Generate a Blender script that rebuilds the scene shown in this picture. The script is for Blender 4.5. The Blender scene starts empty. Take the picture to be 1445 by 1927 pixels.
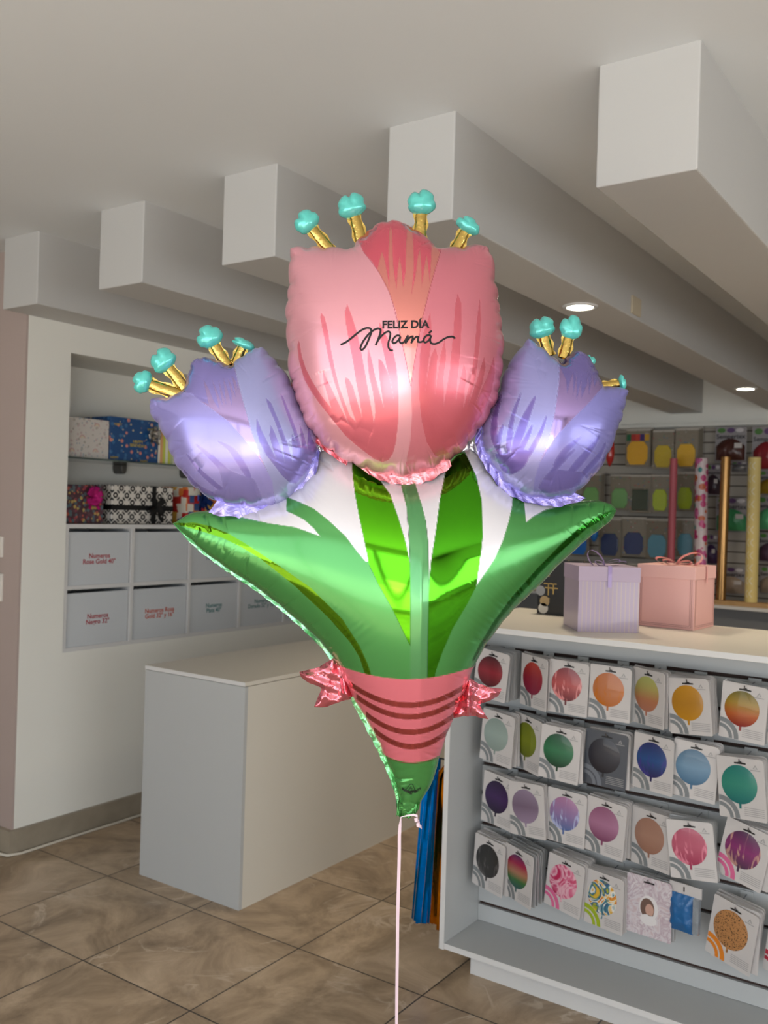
import bpy, bmesh, math, random
import numpy as np
from math import sin, cos, pi, radians, sqrt
from mathutils import Vector, Matrix
S = bpy.context.scene
COL = S.collection
rng = random.Random(7)
# ------------------------------------------------------------------ camera
EYE, FPX, HEAD, ROLL = 1.5, 1742.0, radians(34.7), radians(1.7)
CX, CY = 722.5, 963.5
FW = Vector((cos(HEAD), sin(HEAD), 0)); RT = Vector((sin(HEAD), -cos(HEAD), 0)); UP = Vector((0, 0, 1))
XI = cos(ROLL) * RT + sin(ROLL) * UP
YI = -sin(ROLL) * RT + cos(ROLL) * UP
EYEP = Vector((0, 0, EYE))
cd = bpy.data.cameras.new('camera'); cam = bpy.data.objects.new('camera', cd); COL.objects.link(cam)
cd.sensor_fit = 'VERTICAL'; cd.sensor_height = 36; cd.lens = 36 * FPX / 1927; cd.clip_start = 0.05
Mc = Matrix((XI, YI, -FW)).transposed().to_4x4(); Mc.translation = EYEP; cam.matrix_world = Mc
cd.dof.use_dof = True; cd.dof.focus_distance = 1.72; cd.dof.aperture_fstop = 6.5
S.camera = cam
# ------------------------------------------------------------------ light
S.view_settings.view_transform = 'Standard'; S.view_settings.look = 'None'
S.view_settings.gamma = 1; S.view_settings.use_curve_mapping = False
S.view_settings.exposure = 0.14
wd = bpy.data.worlds.new('world'); S.world = wd; wd.use_nodes = True
wb = wd.node_tree.nodes['Background']; wb.inputs[0].default_value = (0.80, 0.90, 1.0, 1); wb.inputs[1].default_value = 1.1
def area(name, loc, rot, sx, sy, power, color):
    l = bpy.data.lights.new(name, 'AREA'); l.shape = 'RECTANGLE'; l.size = sx; l.size_y = sy; l.energy = power; l.color = color
    o = bpy.data.objects.new(name, l); COL.objects.link(o); o.location = loc; o.rotation_euler = rot; return o
# daylight in the glazed shop front behind the photographer
area('daylight', (-2.35, -0.2, 1.22), (0, radians(-90), 0), 2.25, 7.4, 70, (0.90, 0.95, 1.0))
# added fill lamp at the right wall, out of view, brightens surfaces facing it
area('added_side_fill', (0.6, -4.12, 1.0), (radians(90), 0, 0), 3.6, 1.4, 52, (0.90, 0.95, 1.0))
area('daylight_low', (-2.32, -1.75, .62), (0, radians(-90), 0), 1.0, 1.9, 19, (0.98, 0.99, 1.0))
sl = bpy.data.lights.new('sun', 'SUN'); sl.energy = 13.0; sl.angle = radians(1); sl.color = (1, 0.97, 0.93)
so = bpy.data.objects.new('sun', sl); COL.objects.link(so)
so.rotation_euler = Vector((-0.55, 0.25, 0.9)).to_track_quat('Z', 'Y').to_euler()
# ------------------------------------------------------------------ helpers
def lin(c):
    return tuple(((v / 255) / 12.92 if v / 255 <= .04045 else ((v / 255 + .055) / 1.055) ** 2.4) for v in c)
MATS = {}
def mat(name, rgb, rough=.5, metal=0, coat=0, bump=0, bscale=40, trans=0, emit=0, alpha=1, noise=0, nscale=5):
    if name in MATS: return MATS[name]
    m = bpy.data.materials.new(name); m.use_nodes = True; n = m.node_tree.nodes; L = m.node_tree.links
    p = n['Principled BSDF']; c = lin(rgb)
    p.inputs['Base Color'].default_value = (*c, 1); p.inputs['Roughness'].default_value = rough
    p.inputs['Metallic'].default_value = metal; p.inputs['Coat Weight'].default_value = coat; p.inputs['Coat Roughness'].default_value = .05
    p.inputs['Transmission Weight'].default_value = trans; p.inputs['Alpha'].default_value = alpha
    if emit:
        p.inputs['Emission Color'].default_value = (*c, 1); p.inputs['Emission Strength'].default_value = emit
    if noise:
        tc = n.new('ShaderNodeTexCoord'); nz = n.new('ShaderNodeTexNoise'); nz.inputs['Scale'].default_value = nscale; nz.inputs['Detail'].default_value = 5
        L.new(tc.outputs['Object'], nz.inputs['Vector'])
        mx = n.new('ShaderNodeMix'); mx.data_type = 'RGBA'; mx.inputs['A'].default_value = (*[v * (1 - noise) for v in c], 1); mx.inputs['B'].default_value = (*[min(1, v * (1 + noise)) for v in c], 1)
        L.new(nz.outputs['Fac'], mx.inputs['Factor']); L.new(mx.outputs['Result'], p.inputs['Base Color'])
    if bump:
        tc = n.new('ShaderNodeTexCoord'); nz = n.new('ShaderNodeTexNoise'); nz.inputs['Scale'].default_value = bscale; nz.inputs['Detail'].default_value = 3
        L.new(tc.outputs['Object'], nz.inputs['Vector']); b = n.new('ShaderNodeBump'); b.inputs['Strength'].default_value = bump; b.inputs['Distance'].default_value = .01
        L.new(nz.outputs['Fac'], b.inputs['Height']); L.new(b.outputs['Normal'], p.inputs['Normal'])
    MATS[name] = m; return m
class MB:
    def __init__(s): s.v = []; s.f = []; s.mi = []; s.m = []
    def slot(s, m):
        if m not in s.m: s.m.append(m)
        return s.m.index(m)
    def add(s, vs, fs, m):
        b = len(s.v); k = s.slot(m); s.v += [tuple(v) for v in vs]
        for f in fs: s.f.append([b + i for i in f]); s.mi.append(k)
        return s
    def box(s, a, b, m):
        x0, y0, z0 = [min(p, q) for p, q in zip(a, b)]; x1, y1, z1 = [max(p, q) for p, q in zip(a, b)]
        vs = [(x0, y0, z0), (x1, y0, z0), (x1, y1, z0), (x0, y1, z0), (x0, y0, z1), (x1, y0, z1), (x1, y1, z1), (x0, y1, z1)]
        return s.add(vs, [(0, 3, 2, 1), (4, 5, 6, 7), (0, 1, 5, 4), (1, 2, 6, 5), (2, 3, 7, 6), (3, 0, 4, 7)], m)
    def prism(s, pts, z0, z1, m, axis=2):
        n = len(pts)
        def P(p, h): return (p[0], p[1], h) if axis == 2 else ((p[0], h, p[1]) if axis == 1 else (h, p[0], p[1]))
        vs = [P(p, z0) for p in pts] + [P(p, z1) for p in pts]
        return s.add(vs, [tuple(range(n))[::-1], tuple(range(n, 2 * n))] + [(i, (i + 1) % n, n + (i + 1) % n, n + i) for i in range(n)], m)
    def tube(s, pts, r, m, n=10, cap=True):
        pts = [Vector(p) for p in pts]; R = r if isinstance(r, (list, tuple)) else [r] * len(pts); vs = []; up = None
        for i, p in enumerate(pts):
            t = (pts[min(i + 1, len(pts) - 1)] - pts[max(i - 1, 0)]).normalized()
            a = t.cross(Vector((0, 0, 1)) if abs(t.z) < .9 else Vector((1, 0, 0))).normalized() if up is None else (up - t * up.dot(t)).normalized()
            up = a; b = t.cross(a)
            for k in range(n):
                q = 2 * pi * k / n; vs.append(p + (a * cos(q) + b * sin(q)) * R[i])
        fs = [(i * n + k, i * n + (k + 1) % n, (i + 1) * n + (k + 1) % n, (i + 1) * n + k) for i in range(len(pts) - 1) for k in range(n)]
        if cap: fs += [tuple(range(n))[::-1], tuple(range((len(pts) - 1) * n, len(pts) * n))]
        return s.add(vs, fs, m)
    def disc(s, c, rx, rz, m, y=0, n=32, dome=0):   # ellipse in the local xz plane facing -y
        vs = [(c[0], y - dome, c[1])]
        rings = 4 if dome else 1
        for j in range(1, rings + 1):
            t = j / rings
            for k in range(n): vs.append((c[0] + rx * t * cos(2 * pi * k / n), y - dome * sqrt(max(0, 1 - t * t)), c[1] + rz * t * sin(2 * pi * k / n)))
        fs = [(0, 1 + k, 1 + (k + 1) % n) for k in range(n)]
        for j in range(rings - 1):
            o = 1 + j * n
            fs += [(o + k, o + n + k, o + n + (k + 1) % n, o + (k + 1) % n) for k in range(n)]
        return s.add(vs, fs, m)
    def build(s, name, parent=None, smooth=False, bevel=0):
        me = bpy.data.meshes.new(name); me.from_pydata(s.v, [], s.f)
        for m in s.m: me.materials.append(m)
        me.polygons.foreach_set('material_index', s.mi)
        if smooth: me.polygons.foreach_set('use_smooth', [True] * len(s.f))
        me.update()
        o = bpy.data.objects.new(name, me); COL.objects.link(o)
        if parent: o.parent = parent
        if bevel:
            b = o.modifiers.new('bevel', 'BEVEL'); b.width = bevel; b.segments = 2; b.limit_method = 'ANGLE'
        return o
def thing(name, label, cat, loc=(0, 0, 0), group=None, mtx=None):
    o = bpy.data.objects.new(name, None); COL.objects.link(o); o.empty_display_size = .05
    if mtx is not None: o.matrix_world = mtx
    else: o.location = loc
    return tag(o, label, cat, group)
def tag(o, label, cat, group=None):
    o['label'] = label; o['category'] = cat
    if group: o['group'] = group
    return o
def struct(o): o['kind'] = 'structure'; return o
def rebase(o, p):
    """move a mesh object's origin to p, geometry staying put"""
    o.data.transform(Matrix.Translation(-Vector(p))); o.location = p; return o
def text_mesh(body, size, bold=0, align='CENTER', space=1.0, line=.9):
    cu = bpy.data.curves.new('t', 'FONT'); cu.body = body; cu.size = size; cu.align_x = align; cu.align_y = 'CENTER'; cu.offset = bold; cu.space_character = space; cu.space_line = line
    cu.resolution_u = 3
    o = bpy.data.objects.new('t', cu); COL.objects.link(o)
    bpy.context.view_layer.update()
    me = bpy.data.meshes.new_from_object(o.evaluated_get(bpy.context.evaluated_depsgraph_get()))
    bpy.data.objects.remove(o); return me
def text_obj(name, body, size, m, parent, loc, rot=(pi / 2, 0, 0), bold=0, space=1.0, line=.9, sx=1):
    me = text_mesh(body, size, bold, space=space, line=line); me.materials.clear(); me.materials.append(m)
    if sx != 1: me.transform(Matrix.Diagonal((sx, 1, 1, 1)))
    o = bpy.data.objects.new(name, me); COL.objects.link(o); o.parent = parent; o.location = loc; o.rotation_euler = rot; return o
def ray(x, y): return FW + XI * ((x - CX) / FPX) - YI * ((y - CY) / FPX)
def onx(x, y, X): d = ray(x, y); return EYEP + d * (X / d.x)
def onyy(x, y, Y): d = ray(x, y); return EYEP + d * (Y / d.y)
# ------------------------------------------------------------------ room
WALL = mat('wall_paint', (236, 235, 228), .6, bump=.05, bscale=6, noise=.03, nscale=1.5)
PINKW = mat('pinkish_paint', (180, 163, 156), .6, noise=.04, nscale=1.5)
CEIL = mat('ceiling_paint', (222, 225, 227), .65, noise=.02, nscale=1)
BEAM = mat('beam_paint', (194, 193, 191), .6, noise=.02, nscale=2)
WHITE = mat('white_laminate', (212, 211, 210), .35)
CREAM = mat('cream_laminate', (214, 209, 198), .4)
GREYL = mat('grey_white_laminate', (182, 184, 184), .4)
BLACK = mat('black_plastic', (14, 14, 16), .4)
DARKSLOT = mat('brown_slot', (52, 30, 22), .6)
CH = 2.583; YW = 3.5
def floor_material():
    m = bpy.data.materials.new('floor_tile'); m.use_nodes = True; n = m.node_tree.nodes; L = m.node_tree.links; p = n['Principled BSDF']
    tc = n.new('ShaderNodeTexCoord'); mp = n.new('ShaderNodeMapping'); mp.inputs['Location'].default_value = (-2.46 * 2, -2.505 * 2, 0); mp.inputs['Scale'].default_value = (2, 2, 2)
    L.new(tc.outputs['Object'], mp.inputs[0])
    fl = n.new('ShaderNodeVectorMath'); fl.operation = 'FLOOR'; L.new(mp.outputs[0], fl.inputs[0])
    wn = n.new('ShaderNodeTexWhiteNoise'); wn.noise_dimensions = '3D'; L.new(fl.outputs[0], wn.inputs['Vector'])
    sc = n.new('ShaderNodeVectorMath'); sc.operation = 'SCALE'; sc.inputs['Scale'].default_value = 30; L.new(wn.outputs['Color'], sc.inputs[0])
    ad = n.new('ShaderNodeVectorMath'); ad.operation = 'ADD'; L.new(mp.outputs[0], ad.inputs[0]); L.new(sc.outputs[0], ad.inputs[1])
    n1 = n.new('ShaderNodeTexNoise'); n1.inputs['Scale'].default_value = 1.6; n1.inputs['Detail'].default_value = 9; n1.inputs['Roughness'].default_value = .66; n1.inputs['Distortion'].default_value = 1.1; L.new(ad.outputs[0], n1.inputs['Vector'])
    r1 = n.new('ShaderNodeValToRGB'); e = r1.color_ramp.elements
    e[0].position = .32; e[0].color = (*lin((126, 107, 86)), 1); e[1].position = .76; e[1].color = (*lin((214, 192, 165)), 1)
    x = e.new(.5); x.color = (*lin((170, 148, 122)), 1); L.new(n1.outputs['Fac'], r1.inputs[0])
    n2 = n.new('ShaderNodeTexNoise'); n2.inputs['Scale'].default_value = 1.1; n2.inputs['Detail'].default_value = 6; n2.inputs['Distortion'].default_value = 2.2; L.new(ad.outputs[0], n2.inputs['Vector'])
    s = n.new('ShaderNodeMath'); s.operation = 'SUBTRACT'; s.inputs[1].default_value = .5; L.new(n2.outputs['Fac'], s.inputs[0])
    a = n.new('ShaderNodeMath'); a.operation = 'ABSOLUTE'; L.new(s.outputs[0], a.inputs[0])
    r2 = n.new('ShaderNodeValToRGB'); r2.color_ramp.elements[0].color = (1, 1, 1, 1); r2.color_ramp.elements[1].color = (0, 0, 0, 1); r2.color_ramp.elements[1].position = .026; L.new(a.outputs[0], r2.inputs[0])
    g = n.new('ShaderNodeMath'); g.operation = 'MULTIPLY'; n3 = n.new('ShaderNodeTexNoise'); n3.inputs['Scale'].default_value = 2.3; L.new(ad.outputs[0], n3.inputs['Vector']); r3 = n.new('ShaderNodeValToRGB'); r3.color_ramp.elements[0].position = .5; r3.color_ramp.elements[1].position = .68; L.new(n3.outputs['Fac'], r3.inputs[0]); L.new(r2.outputs[0], g.inputs[0]); L.new(r3.outputs[0], g.inputs[1])
    mx = n.new('ShaderNodeMix'); mx.data_type = 'RGBA'; mx.inputs['B'].default_value = (*lin((205, 188, 168)), 1); L.new(g.outputs[0], mx.inputs['Factor']); L.new(r1.outputs[0], mx.inputs['A'])
    fr = n.new('ShaderNodeVectorMath'); fr.operation = 'FRACTION'; L.new(mp.outputs[0], fr.inputs[0]); sp = n.new('ShaderNodeSeparateXYZ'); L.new(fr.outputs[0], sp.inputs[0])
    outs = []
    for ax in ('X', 'Y'):
        c = n.new('ShaderNodeMath'); c.operation = 'SUBTRACT'; c.inputs[1].default_value = .5; L.new(sp.outputs[ax], c.inputs[0])
        b = n.new('ShaderNodeMath'); b.operation = 'ABSOLUTE'; L.new(c.outputs[0], b.inputs[0])
        d = n.new('ShaderNodeMath'); d.operation = 'GREATER_THAN'; d.inputs[1].default_value = .4945; L.new(b.outputs[0], d.inputs[0]); outs.append(d)
    o = n.new('ShaderNodeMath'); o.operation = 'MAXIMUM'; L.new(outs[0].outputs[0], o.inputs[0]); L.new(outs[1].outputs[0], o.inputs[1])
    m2 = n.new('ShaderNodeMix'); m2.data_type = 'RGBA'; m2.inputs['B'].default_value = (*lin((62, 52, 44)), 1); L.new(o.outputs[0], m2.inputs['Factor']); L.new(mx.outputs['Result'], m2.inputs['A'])
    L.new(m2.outputs['Result'], p.inputs['Base Color']); p.inputs['Roughness'].default_value = .38
    bp = n.new('ShaderNodeBump'); bp.inputs['Strength'].default_value = .25; bp.inputs['Distance'].default_value = .003; bp.invert = True; L.new(o.outputs[0], bp.inputs['Height']); L.new(bp.outputs[0], p.inputs['Normal'])
    return m
struct(MB().box((-2.2, -4.2, -.1), (7.2, 6.2, 0), floor_material()).build('floor'))
struct(MB().box((-2.2, -4.2, CH), (7.2, 6.2, CH + .12), CEIL).build('ceiling'))
for i, (y0, y1, xe) in enumerate([(.625, .866, 2.10), (1.284, 1.50, 2.135), (1.955, 2.185, 2.178), (2.604, 2.843, 2.205), (3.27, 3.502, 2.24)]):
    b = MB().box((xe, y0, 2.292), (6.87, y1, CH + .01), BEAM).build('trim_%d' % (i + 1), bevel=.004); struct(rebase(b, (xe, y0, 2.292)))
# left wall with its recess
NX0, NX1, NZ0, NZ1, NY = 2.578, 5.2, .832, 2.166, 3.855
w = MB()
w.box((2.362, YW, 0), (NX0, NY + .2, CH), WALL).box((NX1, YW, 0), (6.87, NY + .2, CH), WALL)
w.box((NX0, YW, 0), (NX1, NY + .2, NZ0), WALL).box((NX0, YW, NZ1), (NX1, NY + .2, CH), WALL)
w.box((NX0, NY, NZ0), (NX1, NY + .2, NZ1), WALL)
struct(w.build('wall_left'))
struct(MB().box((2.352, 3.5005, 0), (2.5, 6.2, CH), PINKW).build('wall_far_left'))
struct(MB().box((6.87, -4.2, 0), (7.1, 4.1, CH), WALL).build('wall_back'))
struct(MB().box((-2.2, -4.3, 0), (7.1, -4.15, CH), WALL).build('wall_right'))
struct(MB().box((-2.2, 6.1, 0), (2.5, 6.3, CH), WALL).build('wall_side'))
# shop front behind the photographer: posts and a transom around big panes
wf = MB().box((-2.2, -4.2, 2.35), (-2.05, 6.2, CH), WALL).box((-2.2, -4.2, 0), (-2.05, 6.2, .12), WALL)
wf.box((-2.2, 3.0, 0), (-2.05, 6.2, CH), WALL).box((-2.2, -4.2, 0), (-2.05, -3.6, CH), WALL)
struct(wf.build('wall_front'))
ALU = mat('aluminium', (120, 120, 122), .35, .8)
wm = MB()
for y in (-3.57, -2.75, -.75, 1.1, 2.95): wm.box((-2.17, y - .03, .12), (-2.09, y + .03, 2.35), ALU)
struct(wm.build('window_1'))
wm = MB()
for x in (-1.25, .2, 1.6, 3.05): wm.box((x - .03, -4.15, .25), (x + .03, -4.08, 1.75), ALU)
for z in (.25, 1.75): wm.box((-1.28, -4.15, z - .03), (3.08, -4.08, z + .03), ALU)
struct(wm.build('added_side_window'))  # made-up window frame, unseen, added to go with the side fill lamp
struct(MB().box((-9, -12, -.12), (-2.2, 14, -.02), mat('pavement', (190, 184, 172), .8, noise=.1)).build('ground'))
STONE = mat('stone_skirting', (150, 140, 124), .5, noise=.35, nscale=9)
struct(MB().box((2.3541, YW - .018, 0), (6.87, YW + .005, .105), STONE).box((2.33, YW - .018, 0), (2.354, 6.1, .105), STONE).build('baseboard_left'))
CABLE = mat('white_cable', (205, 198, 184), .5)
cp = [(2.30, 4.3, .006), (2.305, 3.8, .006), (2.31, 3.56, .008), (2.325, 3.485, .008), (2.38, 3.468, .006), (2.6, 3.47, .006), (2.9, 3.466, .006), (3.3, 3.47, .006), (4.2, 3.468, .006)]
c = MB().tube(cp, .006, CABLE, 8).build('floor_cable', smooth=True); tag(rebase(c, (2.3, 3.5, 0)), 'thin white cable lying along the foot of the stone skirting', 'cable')
# switch and socket on the pinkish wall
PLATE = mat('switch_plastic', (222, 216, 208), .35)
t = thing('light_switch', 'white wall switch, the upper of two plates at the left edge', 'light switch', (2.352, 3.655, 1.30))
MB().box((-.012, -.04, -.045), (0, .04, .045), PLATE).build('plate', t, bevel=.003); MB().box((-.024, -.03, -.035), (-.012, .014, .035), PLATE).build('rocker', t, bevel=.003)
t = thing('wall_socket', 'white wall socket plate below the switch at the left edge', 'socket', (2.352, 3.655, 1.126))
MB().box((-.012, -.045, -.06), (0, .045, .06), PLATE).build('plate', t, bevel=.003)
MB().box((-.018, -.028, -.035), (-.012, .028, .035), GREYL).build('socket_insert', t, bevel=.002)
MB().box((-.0185, -.008, -.02), (-.018, -.004, .0), BLACK).box((-.0185, .004, -.02), (-.018, .008, .0), BLACK).build('slots', t)
# small blank plate on the side of a beam
t = MB().box((3.50, 1.276, 2.305), (3.60, 1.284, 2.375), mat('beam_plate', (196, 184, 160), .5)).build('blank_cover_plate', bevel=.003)
tag(rebase(t, (3.55, 1.284, 2.34)), 'small cream blank plate on the side of a ceiling beam', 'cover plate')
LAMP = mat('lamp_face', (255, 248, 228), .5, emit=16)
def downlight(x, y, label):
    t = thing('recessed_downlight', label, 'ceiling light', (x, y, 2.292), 'downlights in the ceiling beam')
    m = MB(); n = 40
    vs = [(r * cos(2 * pi * k / n), r * sin(2 * pi * k / n), z) for r, z in ((.066, 0), (.064, -.006), (.052, -.007), (.048, -.002)) for k in range(n)]
    m.add(vs, [(j * n + k, j * n + (k + 1) % n, (j + 1) * n + (k + 1) % n, (j + 1) * n + k) for j in range(3) for k in range(n)], WHITE); m.build('rim', t, smooth=True)
    MB().prism([(.049 * cos(2 * pi * k / n), .049 * sin(2 * pi * k / n)) for k in range(n)], -.004, -.001, LAMP).build('diffuser', t)
    l = bpy.data.lights.new('downlight_lamp', 'SPOT'); l.energy = 26; l.spot_size = radians(115); l.spot_blend = .8; l.color = (1, .84, .62); l.shadow_soft_size = .05
    o = bpy.data.objects.new('downlight_lamp', l); COL.objects.link(o); o.location = (x, y, 2.27)
downlight(3.257, 1.39, 'round lit downlight just above the right purple tulip')
downlight(5.692, 1.375, 'round lit downlight farther along the beam, near the back wall')
# unlit-in-view row of the same fittings over the counters (outside the frame or hidden behind the balloon)
for x, y, e_ in ((3.257, .05, 32), (3.9, 2.07, 9), (5.7, .05, 22)):
    l = bpy.data.lights.new('ceiling_spot', 'SPOT'); l.energy = e_; l.spot_size = radians(115); l.spot_blend = .8; l.color = (1, .84, .62); l.shadow_soft_size = .05
    o = bpy.data.objects.new('ceiling_spot', l); COL.objects.link(o); o.location = (x, y, 2.27)
# ------------------------------------------------------------------ recess: cube shelving, bins, glass shelf, gift boxes
UZ0, UZ1 = .832, 1.404; PW = .3725; PH = (UZ1 - UZ0) / 2; NC = 7
cu = MB(); T = .009
cu.box((NX0, 3.503, UZ0), (NX1, 3.85, UZ0 + 2 * T), WHITE).box((NX0, 3.503, UZ1 - 2 * T), (NX1, 3.85, UZ1), WHITE)
cu.box((NX0, 3.503, UZ0 + PH - T), (NX1, 3.85, UZ0 + PH + T), WHITE)
for i in range(NC + 1):
    x = NX0 + T + i * PW if i < NC + 1 else NX1
    cu.box((x - T, 3.5025, UZ0 + .0002), (x + T, 3.849, UZ1 - .0002), WHITE)
cu.box((NX0, 3.84, UZ0), (NX1, 3.85, UZ1), WHITE)
o = cu.build('cube_shelving'); tag(rebase(o, (NX0, YW, UZ0)), 'low white cube shelving of two rows set into the wall recess', 'shelving')
BIN = mat('bin_grey', (200, 204, 208), .5)
RED = mat('red_lettering', (170, 52, 66), .6); ORG = mat('orange_lettering', (196, 84, 62), .6); TEAL = mat('teal_lettering', (78, 128, 128), .6)
bins = {(0, 0): ('Numeros\nRose Gold 40"', RED, 'red lettering Rose Gold 40, top row left end'), (0, 1): None,
        (0, 2): ('Numeros\nNegro 40"', TEAL, 'teal lettering half hidden by the balloon leaf, top row'), (1, 0): ('Numeros\nNegro 32"', RED, 'red lettering Negro 32, bottom row left end'),
        (1, 1): ('Numeros Rosa\nGold 32" y 16"', ORG, 'orange lettering Gold 32 and 16, bottom row'), (1, 2): ('Numeros\nPlata 40"', TEAL, 'teal lettering Plata 40, bottom row'),
        (1, 3): ('Numeros\nDorado 32" y 16"', TEAL, 'teal lettering Dorado, bottom row beside the leaf'), (1, 4): None, (0, 3): None}
for (r, i), inf in bins.items():
    x0 = NX0 + T + i * PW + T + .003; x1 = NX0 + T + (i + 1) * PW - T - .006; zt = UZ1 - 2 * T - .017 if r == 0 else UZ0 + PH - T - .017; zb = zt - (PH - 2 * T) + .021
    lab = {(0, 1): 'blank pale grey storage bin in the top row of the cube shelving', (1, 4): 'pale grey storage bin at the far right of the bottom row', (0, 3): 'pale grey storage bin behind the green leaf, top row'}.get((r, i))
    t = thing('storage_bin', lab or 'pale grey storage bin with ' + inf[2], 'storage bin', ((x0 + x1) / 2, 3.51, zb), 'storage bins in the cube shelving')
    hw = (x1 - x0) / 2; h = zt - zb
    m = MB().box((-hw, 0, 0), (hw, .006, h), BIN).box((-hw, .006, 0), (-hw + .004, .3, h), BIN).box((hw - .004, .006, 0), (hw, .3, h), BIN).box((-hw, .3, 0), (hw, .304, h), BIN).box((-hw, .006, 0), (hw, .3, .004), BIN)
    m.build('bin_body', t)
    if inf: text_obj('lettering', inf[0], .031, inf[1], t, (0, -.001, h * .5), bold=.0006, line=.85)
GLASS = mat('shelf_glass', (150, 170, 165), .05, trans=.9)
t = thing('glass_shelf', 'glass shelf inside the wall recess above the cube shelving', 'shelf', (NX0, 3.53, 1.70))
MB().box((.002, 0, 0), (NX1 - NX0 - .002, .30, .008), GLASS).build('glass_pane', t)
BRK = mat('bracket_grey', (92, 90, 86), .4, .3)
for x in (.085, .545, 1.0, 1.6):
    pts = [(x - .019, 0), (x + .019, 0), (x + .018, -.026), (x + .011, -.042), (x, -.047), (x - .011, -.042), (x - .018, -.026)]
    MB().prism(pts, .25, .319, BRK, axis=1).build('bracket', t, bevel=.004)
def pattern_mat(name, base, c2, kind, scale, c3=None, c4=None, rough=.35):
    m = bpy.data.materials.new(name); m.use_nodes = True; n = m.node_tree.nodes; L = m.node_tree.links; p = n['Principled BSDF']; p.inputs['Roughness'].default_value = rough
    tc = n.new('ShaderNodeTexCoord'); cur = None
    def mixer(prev, col, fac):
        mx = n.new('ShaderNodeMix'); mx.data_type = 'RGBA'
        if isinstance(prev, tuple): mx.inputs['A'].default_value = (*lin(prev), 1)
        else: L.new(prev, mx.inputs['A'])
        if isinstance(col, tuple): mx.inputs['B'].default_value = (*lin(col), 1)
        else: L.new(col, mx.inputs['B'])
        L.new(fac, mx.inputs['Factor']); return mx.outputs['Result']
    def mth(op, a, b=None):
        x = n.new('ShaderNodeMath'); x.operation = op
        for i, q in enumerate((a, b)):
            if q is None: continue
            if isinstance(q, (int, float)): x.inputs[i].default_value = q
            else: L.new(q, x.inputs[i])
        return x.outputs[0]
    vec = tc.outputs['Object']
    if kind == 'spots':
        for k, (c, sc, th) in enumerate(((c2, scale, .27), (c3, scale * .8, .22), (c4, scale * 1.2, .2))):
            if c is None: continue
            v = n.new('ShaderNodeTexVoronoi'); v.inputs['Scale'].default_value = sc
            mp = n.new('ShaderNodeMapping'); mp.inputs['Location'].default_value = (k * 1.7, k * 2.3, k * .9); L.new(vec, mp.inputs[0]); L.new(mp.outputs[0], v.inputs['Vector'])
            base = mixer(base, c, mth('LESS_THAN', v.outputs['Distance'], th))
    elif kind == 'rings':   # lattice of dark rings with crosses between
        sp = n.new('ShaderNodeSeparateXYZ'); L.new(vec, sp.inputs[0])
        x = mth('MULTIPLY', mth('ADD', sp.outputs['X'], mth('MULTIPLY', sp.outputs['Y'], 1.0)), scale); z = mth('MULTIPLY', sp.outputs['Z'], scale)
        def cell(x, z):
            fx = mth('SUBTRACT', mth('FRACT', x), .5); fz = mth('SUBTRACT', mth('FRACT', z), .5)
            return mth('SQRT', mth('ADD', mth('MULTIPLY', fx, fx), mth('MULTIPLY', fz, fz))), fx, fz
        u = mth('ADD', x, z); v = mth('SUBTRACT', x, z)
        d, fx, fz = cell(u, v)
        ring = mth('MULTIPLY', mth('LESS_THAN', d, .30), mth('GREATER_THAN', d, .12))
        d2, gx, gz = cell(mth('ADD', u, .5), mth('ADD', v, .5))
        base = mixer(base, c2, ring)
        base = mixer(base, c2, mth('MULTIPLY', mth('LESS_THAN', mth('MINIMUM', mth('ABSOLUTE', gx), mth('ABSOLUTE', gz)), .09), mth('GREATER_THAN', d2, .3)))
    elif kind == 'vstripes':
        sp = n.new('ShaderNodeSeparateXYZ'); L.new(vec, sp.inputs[0])
        r = n.new('ShaderNodeValToRGB'); r.color_ramp.interpolation = 'CONSTANT'; e = r.color_ramp.elements; cols = c2
        e[0].color = (*lin(cols[0]), 1)
        e[1].position = 1 / len(cols); e[1].color = (*lin(cols[1]), 1)
        for i in range(2, len(cols)): q = e.new(i / len(cols)); q.color = (*lin(cols[i]), 1)
        L.new(mth('FRACT', mth('MULTIPLY', sp.outputs['X'], scale)), r.inputs[0]); base = r.outputs[0]
    elif kind == 'finelines':
        sp = n.new('ShaderNodeSeparateXYZ'); L.new(vec, sp.inputs[0])
        base = mixer(base, c2, mth('LESS_THAN', mth('FRACT', mth('MULTIPLY', sp.outputs['X'], scale)), .12))
    elif kind == 'blocks':
        v = n.new('ShaderNodeTexVoronoi'); v.distance = 'CHEBYCHEV'; v.inputs['Scale'].default_value = scale; v.inputs['Randomness'].default_value = .6; L.new(vec, v.inputs['Vector'])
        sp = n.new('ShaderNodeSeparateColor'); L.new(v.outputs['Color'], sp.inputs[0])
        r = n.new('ShaderNodeValToRGB'); r.color_ramp.interpolation = 'CONSTANT'; e = r.color_ramp.elements; cols = c2
        e[0].color = (*lin(cols[0]), 1); e[1].position = 1 / len(cols); e[1].color = (*lin(cols[1]), 1)
        for i in range(2, len(cols)): q = e.new(i / len(cols)); q.color = (*lin(cols[i]), 1)
        L.new(sp.outputs[0], r.inputs[0]); base = r.outputs[0]
    elif kind == 'cells':
        v = n.new('ShaderNodeTexVoronoi'); v.inputs['Scale'].default_value = scale; L.new(vec, v.inputs['Vector'])
        sp = n.new('ShaderNodeSeparateColor'); L.new(v.outputs['Color'], sp.inputs[0])
        r = n.new('ShaderNodeValToRGB'); r.color_ramp.interpolation = 'CONSTANT'; e = r.color_ramp.elements; cols = c2
        e[0].color = (*lin(cols[0]), 1); e[1].position = 1 / len(cols); e[1].color = (*lin(cols[1]), 1)
        for i in range(2, len(cols)): q = e.new(i / len(cols)); q.color = (*lin(cols[i]), 1)
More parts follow.
